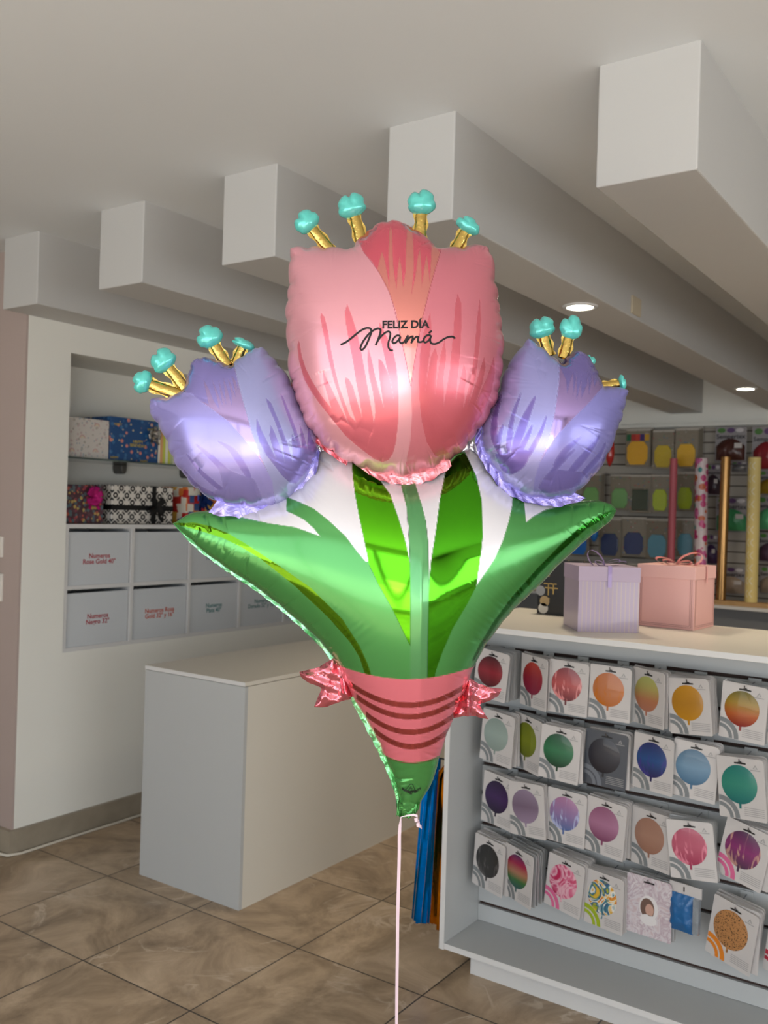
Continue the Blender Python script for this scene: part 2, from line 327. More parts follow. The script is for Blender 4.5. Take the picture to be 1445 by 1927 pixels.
        L.new(sp.outputs[0], r.inputs[0]); base = mixer(base, r.outputs[0], mth('LESS_THAN', v.outputs['Distance'], .52))
    elif kind == 'marble':
        nz = n.new('ShaderNodeTexNoise'); nz.inputs['Scale'].default_value = scale; nz.inputs['Detail'].default_value = 2; nz.inputs['Distortion'].default_value = 2.5; L.new(vec, nz.inputs['Vector'])
        r = n.new('ShaderNodeValToRGB'); e = r.color_ramp.elements; cols = c2; lo, hi = .34, .66
        e[0].position = lo; e[0].color = (*lin(cols[0]), 1); e[1].position = hi; e[1].color = (*lin(cols[-1]), 1)
        for i in range(1, len(cols) - 1): q = e.new(lo + (hi - lo) * i / (len(cols) - 1)); q.color = (*lin(cols[i]), 1)
        L.new(nz.outputs['Fac'], r.inputs[0]); base = r.outputs[0]
    elif kind == 'grad':    # vertical printed blend, c2 from the top; scale = (z0, z1) ; c3 = marble streak colour
        sp = n.new('ShaderNodeSeparateXYZ'); L.new(vec, sp.inputs[0])
        mr = n.new('ShaderNodeMapRange'); mr.inputs['From Min'].default_value = scale[1]; mr.inputs['From Max'].default_value = scale[0]; L.new(sp.outputs['Z'], mr.inputs['Value'])
        r = n.new('ShaderNodeValToRGB'); e = r.color_ramp.elements; cols = c2
        e[0].color = (*lin(cols[0]), 1); e[1].position = 1; e[1].color = (*lin(cols[-1]), 1)
        for i in range(1, len(cols) - 1): q = e.new(i / (len(cols) - 1)); q.color = (*lin(cols[i]), 1)
        L.new(mr.outputs[0], r.inputs[0]); base = r.outputs[0]
        if c3:
            nz = n.new('ShaderNodeTexNoise'); nz.inputs['Scale'].default_value = 22; nz.inputs['Distortion'].default_value = 2; mp = n.new('ShaderNodeMapping'); mp.inputs['Scale'].default_value = (1.6, 1, .35); L.new(vec, mp.inputs[0]); L.new(mp.outputs[0], nz.inputs['Vector'])
            rr = n.new('ShaderNodeValToRGB'); rr.color_ramp.elements[0].position = .52; rr.color_ramp.elements[1].position = .6; L.new(nz.outputs['Fac'], rr.inputs[0])
            base = mixer(base, c3, rr.outputs[0])
    if isinstance(base, tuple): p.inputs['Base Color'].default_value = (*lin(base), 1)
    else: L.new(base, p.inputs['Base Color'])
    p.inputs['Coat Weight'].default_value = .25
    return m
def gift(name, label, x0, x1, y0, z0, z1, depth, m, grp):
    t = thing(name, label, 'gift box', ((x0 + x1) / 2, y0, z0), grp); hw = (x1 - x0) / 2
    MB().box((-hw, 0, 0), (hw, depth, z1 - z0), m).build('box_body', t, bevel=.003)
    return t, hw, z1 - z0
def bow(parent, m, c, r, loops=5, name='bow', seed=1, tails=2, flat=.5):
    g = random.Random(seed); b = MB()
    for k in range(loops):
        a = pi * (k + .5) / loops * 2 + g.uniform(-.2, .2); pts = []; L = r * g.uniform(.8, 1.05); w = r * .28
        ca, sa = cos(a), sin(a); vs = []
        for j in range(9):
            q = j / 8 * pi * 2; rad = L * (1 - cos(q)) / 2; off = -L * flat * sin(q / 2) + .3 * w * sin(q)
            for s in (-1, 1):
                ww = w * (.35 + .65 * sin(q / 2)); vs.append((c[0] + ca * rad - sa * s * ww, c[1] + off * .7, c[2] + sa * rad + ca * s * ww))
        b.add(vs, [(2 * j, 2 * j + 1, 2 * j + 3, 2 * j + 2) for j in range(8)], m)
    for k in range(tails):
        a = -pi / 2 + (k - (tails - 1) / 2) * .9; vs = []
        for j in range(6):
            q = j / 5 * r * 1.3; s = .16 * r
            for e in (-1, 1): vs.append((c[0] + cos(a) * q - sin(a) * e * s, c[1] - .012 - .006 * sin(j * 1.5), c[2] + sin(a) * q + cos(a) * e * s))
        b.add(vs, [(2 * j, 2 * j + 1, 2 * j + 3, 2 * j + 2) for j in range(5)], m)
    return b.build(name, parent, smooth=True)
GB = 'gift boxes in the wall recess'
t, hw, h = gift('gift_box', 'white gift box printed with faint pastel rainbows, left end of glass shelf', 2.62, 2.862, 3.58, 1.7095, 1.893, .22, pattern_mat('rainbow_paper', (208, 202, 196), (196, 176, 176), 'spots', 45, (176, 170, 160), (150, 165, 175)), GB)
RB = [mat('arch_pink', (200, 150, 150), .5), mat('arch_cream', (214, 196, 160), .5)]
ar = MB()
for ax, az in ((-.03, .09), (.045, .03), (.05, .15), (-.085, .025)):
    for k, rr in enumerate((.016, .010)):
        vs = []
        for j in range(11):
            a = pi * j / 10; vs += [(ax + rr * cos(a), -.0008, az + rr * sin(a)), (ax + (rr - .004) * cos(a), -.0008, az + (rr - .004) * sin(a))]
        ar.add(vs, [(2 * j, 2 * j + 1, 2 * j + 3, 2 * j + 2) for j in range(10)], RB[k])
ar.build('rainbow_print', t)
t, hw, h = gift('gift_box', 'blue gift box reading HAPPY BIRTHDAY with silver bow on the glass shelf', 2.868, 3.165, 3.58, 1.7095, 1.918, .23, pattern_mat('blue_paper', (28, 76, 130), (60, 110, 160), 'spots', 30, (206, 130, 120), (190, 180, 150)), GB)
GOLDT = mat('gold_print', (196, 172, 82), .4, .3)
text_obj('gold_lettering', 'HAPPY\nBIRTHDAY', .021, GOLDT, t, (.02, -.001, .088), bold=.0006)
for x, z in ((-.105, .172), (.1, .165), (-.12, .012), (.06, .005)): text_obj('gold_lettering', 'HAPPY', .016, GOLDT, t, (x, -.001, z), bold=.0004)
bow(t, mat('silver_foil', (205, 205, 205), .15, 1), (.105, -.012, .14), .042, 6, seed=3, tails=2)
t, hw, h = gift('gift_box', 'gift box with yellow green and pink stripes on the glass shelf', 3.17, 3.50, 3.58, 1.7095, 1.90, .22, pattern_mat('stripe_paper', (0, 0, 0), [(206, 210, 90), (232, 232, 214), (206, 210, 90), (190, 200, 150), (235, 228, 220), (214, 70, 120), (232, 226, 210), (226, 170, 120)], 'vstripes', 7.2), GB)
t, hw, h = gift('gift_box', 'small floral gift box with shiny pink bow, left end above cube shelving', 2.615, 2.858, 3.6, UZ1 + .001, 1.584, .2, pattern_mat('floral_paper', (86, 56, 66), [(96, 116, 124), (190, 92, 78), (104, 70, 80), (200, 172, 100), (150, 70, 84), (84, 110, 120)], 'cells', 62), GB)
bow(t, mat('magenta_foil', (214, 40, 140), .15, .6), (.05, -.01, .125), .05, 8, seed=5, tails=2)
t, hw, h = gift('gift_box', 'black and white ring patterned gift box tied with black ribbon', 2.905, 3.292, 3.6, UZ1 + .001, 1.593, .2, pattern_mat('ring_paper', (222, 216, 208), (16, 16, 18), 'rings', 14.5), GB)
RIB = mat('black_ribbon', (12, 12, 14), .5)
MB().box((-hw - .001, -.002, .067), (hw + .001, .0, .092), RIB).box((.055, -.003, 0), (.08, 0, h + .001), RIB).box((.055, -.003, h), (.08, .2, h + .002), RIB).box((-hw - .002, 0, .067), (-hw, .2, .092), RIB).build('ribbon', t)
bow(t, RIB, (.068, -.012, .085), .064, 4, seed=9, tails=2)
t, hw, h = gift('gift_box', 'gift box with orange, red and white block print and blue bow', 3.385, 3.66, 3.6, UZ1 + .001, 1.60, .2, pattern_mat('block_paper', (0, 0, 0), [(214, 120, 52), (226, 220, 206), (186, 44, 40), (226, 220, 206), (60, 90, 140), (222, 170, 70)], 'blocks', 26), GB)
bow(t, mat('blue_foil', (20, 50, 120), .2, .6), (-.03, -.01, .14), .06, 5, seed=11, tails=2)
# ------------------------------------------------------------------ white cabinet (left)
t = thing('white_cabinet', 'long white laminate cabinet standing on the floor left of the balloon', 'cabinet', (2.55, 2.37, 0))
MB().box((0, 0, .0), (.016, .55, .832), GREYL).build('end_panel', t)
MB().box((.0165, 0, .0), (2.0, .016, .832), CREAM).box((1.984, .016, 0), (2.0, .55, .832), CREAM).build('side_panel', t)
MB().box((-.001, -.001, .834), (2.001, .552, .850), CREAM).build('top', t, bevel=.0015)
MB().box((-.0015, 0, .834), (-.001, .551, .8495), WHITE).build('edge_band', t)
for z0, z1 in ((.665, .83), (.462, .635), (.252, .442), (.068, .247)):
    for k in range(3): MB().box((.02 + k * .66, .551, z0), (.67 + k * .66, .567, z1), WHITE).build('drawer_front', t, bevel=.001)
MB().box((.03, .02, .05), (1.98, .545, .83), GREYL).build('carcass', t)
# ------------------------------------------------------------------ display counter (right)
DX0, DXP, DY1, DY0, DT = 2.605, 2.83, 1.535, -1.4, 1.147
t = thing('display_counter', 'white shop counter with slatted front recess hung with balloon packages', 'display counter', (DX0, DY1, 0)); DC = t
def dloc(a): return (a[0] - DX0, a[1] - DY1, a[2])
def dbox(mb, a, b, m): return mb.box(dloc(a), dloc(b), m)
dbox(MB(), (DX0 - .006, DY0, DT - .018), (3.24, DY1 + .06, DT), CREAM).build('counter_top', t, bevel=.0015)
dbox(MB(), (DX0 - .0075, DY0, DT - .017), (DX0 - .006, DY1 + .06, DT - .0008), WHITE).build('edge_band', t)
dbox(dbox(MB(), (DX0, DY1 - .018, .085), (3.2, DY1, DT - .0185), GREYL), (DX0 - .0006, DY1 - .018, .085), (DX0, DY1, DT - .0185), WHITE).build('end_panel', t)
dbox(dbox(MB(), (DX0 + .001, DY0, .088), (DXP + .3, DY1 - .0185, .106), GREYL), (DX0 + .0004, DY0, .088), (DX0 + .001, DY1 - .0185, .106), WHITE).build('bottom_shelf', t)
dbox(MB(), (DX0 + .07, DY0, 0), (3.15, DY1 - .08, .087), WHITE).build('plinth', t)
slots = [1.048, .947, .847, .746, .646, .545, .441, .341, .168]
bp = MB(); zs = sorted(slots); prev = .107
for z in zs + [DT - .0185 + .006]:
    dbox(bp, (DXP, DY0, prev), (DXP + .018, DY1 - .019, z - .006), GREYL); prev = z + .006
dbox(bp, (DXP + .012, DY0, .11), (DXP + .02, DY1 - .019, DT - .02), DARKSLOT)
bp.build('slatted_back_panel', t)
STEEL = mat('hook_steel', (150, 150, 155), .25, .9)
# ---- packages
CARD = mat('white_card', (196, 191, 189), .45, coat=.15); SLEEVE = mat('clear_sleeve_edge', (176, 176, 176), .12, .2, coat=.6)
GARC = mat('grey_arc', (120, 124, 126), .5); TXT = mat('grey_small_print', (150, 148, 148), .6)
def rounded(w, h, r, n=5):
    pts = []
    for cx, cz, a0 in ((w / 2 - r, h - r, 0), (-w / 2 + .003, h - .003, 90), (-w / 2 + .003, .003, 180), (w / 2 - .003, .003, 270)):
        rr = r if a0 == 0 else .003
        for k in range(n): a = radians(a0 + 90 * k / (n - 1)); pts.append((cx + rr * cos(a), cz + rr * sin(a)))
    return pts
def card_mesh(w, h, cardm, arcm, plain=False, glossy=False):
    b = MB(); b.prism(rounded(w, h, .012), 0, .0022, cardm, axis=1)
    if not plain:
        y = -.0004; n = 12
        for r0, r1 in ((.047, .061), (.031, .042)):
            r0 *= w / .14; r1 *= w / .14; vs = []
            for k in range(n + 1):
                a = radians(90 * k / n)
                for r in (r0, r1): vs.append((-w / 2 + .001 + r * cos(a), y, .001 + r * sin(a)))
            b.add(vs, [(2 * k, 2 * k + 1, 2 * k + 3, 2 * k + 2) for k in range(n)], arcm)
        b.add([(-.017, y, h - .018), (.017, y, h - .018), (.017, y, h - .014), (.006, y, h - .013), (.003, y, h - .010), (-.003, y, h - .010), (-.006, y, h - .013), (-.017, y, h - .014)], [tuple(range(8))], BLACK)
        for k in range(5): b.add([(w / 2 - .062, y, .012 + k * .0052), (w / 2 - .006, y, .012 + k * .0052), (w / 2 - .006, y, .0136 + k * .0052), (w / 2 - .062, y, .0136 + k * .0052)], [(0, 1, 2, 3)], TXT)
        x = w / 2 - .025; z = h - .027
        b.add([(x - .007, y, z), (x + .007, y, z), (x, y, z + .011)], [(0, 1, 2)], TXT)
        b.add([(x - .0035, y * 1.5, z + .001), (x + .0035, y * 1.5, z + .001), (x, y * 1.5, z + .007)], [(0, 1, 2)], cardm)
        b.add([(x - .014, y, z - .005), (x + .014, y, z - .005), (x + .014, y, z - .0028), (x - .014, y, z - .0028)], [(0, 1, 2, 3)], TXT)
    return b
Z1 = lambda x, y: (840 + x / 4.661, 1180 + y / 4.661)
Z2 = lambda x, y: (1135 + x / 4.661, 1180 + y / 4.661)
Z3 = lambda x, y: (840 + x / 4.661, 1430 + y / 4.661)
Z4 = lambda x, y: (1135 + x / 4.661, 1500 + y / 4.661)
# corners TL, TR, BR, BL ; description ; picture colours ; oval?; arc colour ; stack count ; streak
PK = [
 ([Z1(285, 205), Z1(555, 208), Z1(510, 640), Z1(215, 620)], 'round dark red', [(70, 14, 24), (158, 36, 52), (84, 20, 30)], 9, None, None),
 ([Z1(665, 230), Z1(885, 280), Z1(865, 745), Z1(640, 670)], 'crimson blended', [(196, 60, 40), (160, 26, 52), (140, 16, 60)], 4, None, None),
 ([Z1(905, 290), Z1(1255, 312), Z1(1225, 788), Z1(878, 745)], 'rose chrome', [(150, 70, 80), (206, 92, 92), (120, 56, 66)], 3, None, (220, 140, 140)),
 ([Z1(1265, 320), Z2(248, 368), Z2(232, 840), Z1(1236, 792)], 'orange marbled', [(214, 128, 76), (206, 120, 58)], 3, None, (186, 104, 22)),
 ([Z2(265, 350), Z2(530, 400), Z2(520, 898), Z2(252, 830)], 'lime to peach blended', [(190, 196, 110), (196, 180, 100), (200, 130, 90), (198, 130, 104)], 4, None, None),
 ([Z2(560, 445), Z2(910, 460), Z2(948, 965), Z2(602, 915)], 'golden yellow', [(214, 150, 24), (196, 136, 26), (210, 146, 20)], 8, None, None),
 ([Z2(1060, 465), Z2(1440, 540), Z2(1395, 1040), Z2(1020, 958)], 'olive, orange and red blended', [(120, 110, 20), (176, 140, 26), (196, 96, 28), (150, 30, 28)], 3, None, None),
 ([Z2(1490, 520), Z2(1860, 600), Z2(1810, 1110), Z2(1430, 1020)], 'pale yellow', [(220, 200, 120), (210, 180, 90)], 3, None, None),
 ([Z1(325, 740), Z1(605, 755), Z1(555, 1225), Z1(285, 1175)], 'clear grey-green', [(150, 168, 160), (172, 190, 182), (150, 168, 160)], 3, None, None),
 ([Z1(612, 750), Z1(842, 815), Z1(800, 1300), Z1(567, 1215)], 'olive green', [(120, 130, 28), (134, 146, 30), (110, 120, 24)], 4, None, None),
 ([Z1(848, 865), Z1(1178, 898), Z1(1150, 1378), Z1(795, 1320)], 'emerald green', [(34, 84, 58), (50, 128, 84), (28, 70, 48)], 6, None, None),
 ([Z1(1222, 890), Z2(228, 950), Z2(195, 1435), Z1(1187, 1372)], 'black', [(38, 36, 46), (44, 42, 54), (32, 30, 40)], 5, 'dark', None),
 ([Z2(275, 940), Z2(620, 970), Z2(588, 1460), Z2(265, 1425)], 'blue and violet marbled', [(44, 48, 110), (40, 88, 150), (50, 44, 100)], 3, None, (60, 56, 130)),
 ([Z2(635, 970), Z2(1012, 1060), Z2(972, 1560), Z2(582, 1462)], 'light blue', [(70, 110, 140), (120, 160, 190), (80, 124, 160)], 4, None, None),
 ([Z2(1000, 1140), Z2(1390, 1160), Z4(1420, 215), Z4(1035, 165)], 'teal green', [(20, 128, 120), (50, 150, 130), (10, 120, 120)], 4, None, None),
 ([Z2(1520, 1180), Z2(1900, 1240), Z2(1860, 1760), Z2(1480, 1680)], 'turquoise', [(40, 150, 160), (60, 170, 170)], 3, None, None),
 ([Z3(335, 100), Z3(600, 168), Z3(560, 615), Z3(297, 545)], 'deep purple', [(38, 18, 60), (66, 32, 96), (36, 18, 54)], 3, None, None),
 ([Z3(540, 200), Z3(845, 215), Z3(868, 690), Z3(566, 650)], 'lavender', [(160, 140, 164), (132, 110, 134), (170, 148, 176)], 4, None, None),
 ([Z3(890, 250), Z3(1235, 292), Z3(1195, 770), Z3(866, 705)], 'pink and blue marbled', [(190, 130, 170), (160, 130, 180), (96, 120, 176)], 3, None, (170, 176, 210)),
 ([Z3(1242, 325), Z4(208, 62), Z4(160, 562), Z3(1197, 788)], 'mauve pink', [(160, 96, 130), (190, 130, 164), (140, 76, 112)], 6, None, None),
 ([Z4(260, 90), Z4(590, 165), Z4(570, 665), Z4(246, 580)], 'rose beige', [(176, 130, 110), (188, 142, 122), (170, 122, 102)], 5, None, None),
 ([Z4(550, 205), Z4(952, 225), Z4(1000, 745), Z4(592, 695)], 'bright pink', [(196, 84, 112), (204, 96, 122), (180, 60, 96)], 5, None, (214, 126, 146)),
 ([Z4(1110, 200), Z4(1485, 292), Z4(1362, 845), Z4(968, 670)], 'purple and gold marbled', [(84, 44, 84), (150, 50, 120), (90, 60, 90)], 5, 'pink', (186, 140, 130)),
 ([Z3(260, 665), Z3(520, 720), Z3(478, 1180), Z3(215, 1115)], 'black and grey marbled', [(42, 42, 42), (50, 48, 48)], 6, None, (84, 82, 82)),
 ([Z3(530, 735), Z3(758, 830), Z3(735, 1300), Z3(482, 1190)], 'purple, red and green blended', [(96, 30, 90), (176, 30, 76), (190, 130, 100), (60, 120, 60), (30, 90, 90)], 10, None, None),
 ([Z3(905, 810), Z3(1218, 925), Z3(1155, 1395), Z3(848, 1272)], 'pink swirl patterned', 'swirl_pink', 8, 'pink', None),
 ([Z3(1228, 950), Z4(172, 722), Z4(160, 1205), Z3(1202, 1428)], 'multicolour swirl patterned', 'swirl_multi', 6, 'lime', None),
 ([Z4(215, 680), Z4(592, 740), Z4(580, 1265), Z4(206, 1187)], 'photo', 'photo', 4, None, None),
 ([Z4(1000, 875), Z4(1352, 1000), Z4(1272, 1560), Z4(880, 1392)], 'leopard print', 'leopard', 6, 'orange', None),
 ([Z4(1490, 1040), Z4(1860, 1150), Z4(1790, 1700), Z4(1400, 1540)], 'pink and blue', [(190, 90, 110), (60, 70, 110), (150, 150, 170)], 4, 'red', None),
]
ARCS = {None: GARC, 'dark': mat('slate_arc', (104, 108, 116), .5), 'pink': mat('pink_arc', (206, 96, 140), .5), 'lime': mat('lime_arc', (150, 170, 30), .5), 'orange': mat('orange_arc', (214, 124, 28), .5), 'red': mat('red_arc', (170, 40, 60), .5)}
DCARD = mat('slate_card', (66, 70, 78), .4, coat=.4)
PHOTOC = pattern_mat('blossom_print', (0, 0, 0), [(196, 176, 180), (206, 200, 204), (180, 160, 170), (210, 204, 206)], 'marble', 22)
SKIN = mat('printed_skin', (190, 150, 134), .5); HAIR = mat('printed_hair', (104, 80, 70), .5); PW_ = mat('printed_white', (216, 212, 212), .5)
for idx, (cs, desc, cols, ns, arc, streak) in enumerate(PK):
    cx = sum(p[0] for p in cs) / 4; cy = sum(p[1] for p in cs) / 4
    wpx = ((cs[1][0] - cs[0][0]) + (cs[2][0] - cs[3][0])) / 2; hpx = ((cs[3][1] - cs[0][1]) + (cs[2][1] - cs[1][1])) / 2
    tilt = math.atan2(((cs[0][0] - cs[3][0]) + (cs[1][0] - cs[2][0])) / 2, hpx) - ROLL
    xp = 2.715 - .006 * (ns > 5) + .004 * (idx % 2) - .02 * (desc in ('lavender', 'bright pink', 'golden yellow', 'emerald green', 'teal green', 'purple, red and green blended')) + .012 * (desc in ('olive green', 'rose beige', 'deep purple'))
    c = onx(cx, cy, xp); dep = (c - EYEP).dot(FW)
    h = min(.185, max(.155, hpx * dep / FPX / cos(tilt))); w = .80 * h
    va = HEAD - math.atan((cx - CX) / FPX); ca = min(1, wpx * dep / FPX / w)
    yaw = max(0, math.acos(ca) - va); yaw = min(yaw, .8)
    slope = ((cs[1][1] - cs[0][1]) / max(1, cs[1][0] - cs[0][0]))
    rollc = max(-.12, min(.2, tilt))
    M = Matrix.Translation(c) @ Matrix.Rotation(-pi / 2 - yaw, 4, 'Z') @ Matrix.Rotation(rollc, 4, 'Y') @ Matrix.Translation((0, 0, -h / 2))
    cm = DCARD if arc == 'dark' else (PHOTOC if desc == 'photo' else CARD)
    front_lab = {'photo': 'balloon package printed with a smiling bride-like girl amid pale blossom'}.get(desc, 'hanging card package picturing a %s balloon' % desc)
    if desc == 'photo': front_lab = 'hanging package printed with a smiling child and pale pink blossom'
    else: front_lab = 'front package of its stack, picturing a %s balloon' % desc
    grp = 'packages with the %s balloon' % desc
    b = card_mesh(w, h, cm, ARCS[arc], plain=(desc == 'photo'))
    o = b.build('balloon_package'); o.matrix_world = M; tag(o, front_lab, 'balloon package', grp)
    bc = (-.0 - w * .04, h * .56); br = w * .38
    if desc == 'photo':
        MB().disc((.0, .085), .030, .036, PW_, y=-.0004).disc((-.004, .083), .022, .030, HAIR, y=-.0006).disc((.003, .080), .013, .018, SKIN, y=-.0008).disc((.0, .05), .026, .016, PW_, y=-.0008).build('printed_portrait', o)
        MB().add([(-.017, -.0004, h - .018), (.017, -.0004, h - .018), (.017, -.0004, h - .013), (-.017, -.0004, h - .013)], [(0, 1, 2, 3)], BLACK).build('hanging_slot', o)
    else:
        if cols == 'swirl_pink': pm = pattern_mat('pink_swirl', (0, 0, 0), [(186, 50, 92), (206, 110, 140), (222, 176, 188), (200, 96, 130), (176, 30, 80)], 'marble', 14)
        elif cols == 'swirl_multi': pm = pattern_mat('multi_swirl', (0, 0, 0), [(200, 80, 44), (214, 170, 60), (226, 224, 220), (60, 130, 140), (50, 70, 120), (150, 170, 40), (214, 170, 60)], 'marble', 15)
        elif cols == 'leopard': pm = pattern_mat('leopard_print', (176, 124, 76), (34, 22, 16), 'spots', 190, (40, 26, 18), (24, 16, 12))
        else: pm = pattern_mat('printed_%s' % desc.replace(' ', '_').replace(',', ''), (0, 0, 0), [tuple(int(q_ * .86) for q_ in c_) for c_ in cols], 'grad', (bc[1] - br, bc[1] + br), streak)
        m = MB().disc(bc, br, br * 1.04, pm, y=-.0004, n=36, dome=.003)
        m.add([(bc[0] - .0035, -.0006, bc[1] - br * 1.02), (bc[0] + .0035, -.0006, bc[1] - br * 1.02), (bc[0] + .003, -.0006, bc[1] - br * 1.28), (bc[0] - .003, -.0006, bc[1] - br * 1.28)], [(0, 3, 2, 1)], pm)
        m.build('printed_balloon', o, smooth=True)
    # copies hanging behind on the same hook
    back = card_mesh(w, h, SLEEVE if idx % 3 == 0 else CARD, GARC, plain=True).build('balloon_package'); me = back.data; bpy.data.objects.remove(back)
    hookp = M @ Vector((0, 0, h - .012))
    room = DXP - .012 - hookp.x; ns = min(ns, 9); stp = min(.010, room / (ns + 1))
    for k in range(1, ns + 1):
        q = bpy.data.objects.new('balloon_package', me); COL.objects.link(q)
        r = Matrix.Rotation(rng.uniform(-.07, .07), 4, 'Y') @ Matrix.Rotation(rng.uniform(-.05, .05), 4, 'Z')
        Mh = Matrix.Translation(hookp + Vector((stp * k, 0, 0))) @ Matrix.Rotation(-pi / 2 - yaw * .8, 4, 'Z') @ Matrix.Rotation(rollc * .6, 4, 'Y') @ r @ Matrix.Translation((0, 0, -h + .012))
        q.matrix_world = Mh
        tag(q, '%s package from the front in the stack of %s' % (['second', 'third', 'fourth', 'fifth', 'sixth', 'seventh', 'eighth', 'ninth', 'tenth', 'last'][k - 1], (desc + ' balloons') if desc != 'photo' else 'printed photo packages'), 'balloon package', grp)
    hp = hookp - Vector((DX0, DY1, 0))
    MB().tube([(hp.x - .012, hp.y, hp.z + .010), (hp.x - .008, hp.y, hp.z + .002), (hp.x, hp.y, hp.z), (DXP - DX0 - .002, hp.y, hp.z + .004)], .0018, STEEL, 6).box((DXP - DX0 - .006, hp.y - .018, hp.z - .01), (DXP - DX0 - .001, hp.y + .018, hp.z + .014), GREYL).build('hook', DC)
# blue folded packet with white header card
cc = onx(*Z4(715, 980), 2.72); M = Matrix.Translation(cc) @ Matrix.Rotation(-pi / 2 - .15, 4, 'Z')
t = thing('blue_packet', 'clear bag of folded blue plastic under a white header card', 'packet', mtx=M @ Matrix.Translation((0, 0, -.07)))
MB().box((-.047, -.004, .112), (.050, .001, .142), CARD).box((-.004, -.0045, .120), (0, -.004, .134), BLACK).build('header_card', t)
bl = mat('blue_plastic', (16, 92, 150), .3, coat=.5, bump=.6, bscale=30)
nn = 14; vs = []; g = random.Random(4)
for j in range(nn + 1):
    for i in range(nn + 1):
        u = i / nn; v = j / nn; vs.append((-.048 + .078 * u, -.006 - .014 * min(1, 4 * min(u, v, 1 - u, 1 - v)) + g.uniform(-.0015, .0015), .005 + .108 * v))
MB().add(vs, [(j * (nn + 1) + i, j * (nn + 1) + i + 1, (j + 1) * (nn + 1) + i + 1, (j + 1) * (nn + 1) + i) for j in range(nn) for i in range(nn)], bl).box((-.046, -.004, .006), (.028, 0, .112), bl).build('folded_plastic', t, smooth=True)
MB().box((.031, -.016, .012), (.048, .0, .112), mat('clear_bag_side', (150, 160, 170), .1, .3, coat=.8, bump=.5, bscale=40)).build('bag_side', t)
# ------------------------------------------------------------------ gift boxes and bag on the counter
LIL = pattern_mat('lilac_lines', (176, 160, 182), (198, 180, 162), 'finelines', 125); LILP = mat('lilac_lid', (182, 164, 186), .45); LILR = mat('lilac_ribbon', (176, 156, 206), .3)
PNK = mat('pink_box', (226, 176, 170), .5); PNKL = mat('pink_lid', (228, 180, 174), .5); PNKR = mat('pink_ribbon', (240, 172, 168), .3)
def ribbon_strip(m, path, w, up, mt):
    path = [Vector(p) for p in path]; vs = []
    for p in path: vs += [p - Vector(up) * w / 2, p + Vector(up) * w / 2]
    m.add(vs, [(2 * i, 2 * i + 1, 2 * i + 3, 2 * i + 2) for i in range(len(path) - 1)], mt)
def loop_path(c, d, L, H, n=12): # loop leaving c along d, rising H
    out = []
    for i in range(n + 1):
        q = 2 * pi * i / n; out.append(Vector(c) + Vector(d) * (L * (1 - cos(q)) / 2) + Vector((0, 0, H * (sin(q) * .5 + .5 * (1 - cos(q)) * .6)))) 
    return out
# lilac box: near corner, then its right-hand and left-hand faces
A = Vector((2.703, 1.130)); a0 = radians(-53.4); sd = .19; u0_ = Vector((cos(a0), sin(a0))) * sd; w0_ = Vector((-sin(a0), cos(a0))) * .195
pts = [A, A + u0_, A + u0_ + w0_, A + w0_]; cen = sum(pts, Vector((0, 0))) / 4
t = thing('lilac_gift_box', 'lilac striped gift box with ribbon bow on the counter', 'gift box', (cen.x, cen.y, DT), 'lidded gift boxes on the counter')
rel = [(p - cen) for p in pts]
hb = MB()
for k in range(4):
    p, q = rel[k], rel[(k + 1) % 4]; hb.add([(p.x, p.y, .0005), (q.x, q.y, .0005), (q.x, q.y, .185), (p.x, p.y, .185)], [(0, 1, 2, 3)], None if False else LIL)
hb.add([(p.x, p.y, .0005) for p in rel], [tuple(range(4))[::-1]], LIL); hb.build('box_body', t)
MB().prism([tuple(p * 1.022) for p in rel], .158, .204, LILP).build('lid', t, bevel=.001)
rb = MB(); nrm = Vector((-sin(a0) * -1, -cos(a0))); fm = (rel[0] + rel[1]) / 2; out = fm.normalized()
top = Vector((fm.x * .35, fm.y * .35, .206)); side = Vector((cos(a0), sin(a0), 0))
ribbon_strip(rb, [Vector((0, 0, .206)), Vector((fm.x, fm.y, .206)), Vector((fm.x * 1.035, fm.y * 1.035, .204)), Vector((fm.x * 1.045, fm.y * 1.045, .17)), Vector((fm.x * 1.05, fm.y * 1.05, .14))], .012, side, LILR)
for s, L, H in ((-1, .055, .05), (1, .05, .02), (-1, .03, .015), (1, .07, .012)): ribbon_strip(rb, loop_path(top, side * s + Vector((0, 0, .05)), L, H), .012, (out.x, out.y, .2), LILR)
rb.build('ribbon_bow', t, smooth=True)
# square pink box
A = Vector((3.02, .868)); ex = Vector((.19, -.012)); ey = Vector((.012, .19)); cen = A + (ex + ey) / 2
t = thing('pink_gift_box', 'salmon pink gift box with ribbon bow on the counter', 'gift box', (cen.x, cen.y, DT), 'lidded gift boxes on the counter')
rel = [A - cen, A + ex - cen, A + ex + ey - cen, A + ey - cen]
MB().prism([tuple(p) for p in rel], .0005, .19, PNK).build('box_body', t, bevel=.0015)
LINE = mat('pink_line', (150, 104, 100), .5); lm = MB()
for p, q in ((rel[0], rel[3]), (rel[0], rel[1])):
    d = (q - p); nn_ = Vector((d.y, -d.x)).normalized(); nn_ = nn_ if nn_.dot((p + q) / 2) > 0 else -nn_
    for ins in (.008, .013):
        L = d.length; u0 = d.normalized()
        for a, b_, z0, z1 in ((ins, L - ins, ins, ins + .0012), (ins, ins + .0012, ins, .17), (L - ins - .0012, L - ins, ins, .17)):
            P = [p + u0 * a + nn_ * .0008, p + u0 * b_ + nn_ * .0008]
            lm.add([(P[0].x, P[0].y, z0), (P[1].x, P[1].y, z0), (P[1].x, P[1].y, z1), (P[0].x, P[0].y, z1)], [(0, 1, 2, 3)], LINE)
lm.build('printed_border', t)
MB().prism([tuple(p * 1.03) for p in rel], .163, .206, PNKL).build('lid', t, bevel=.0015)
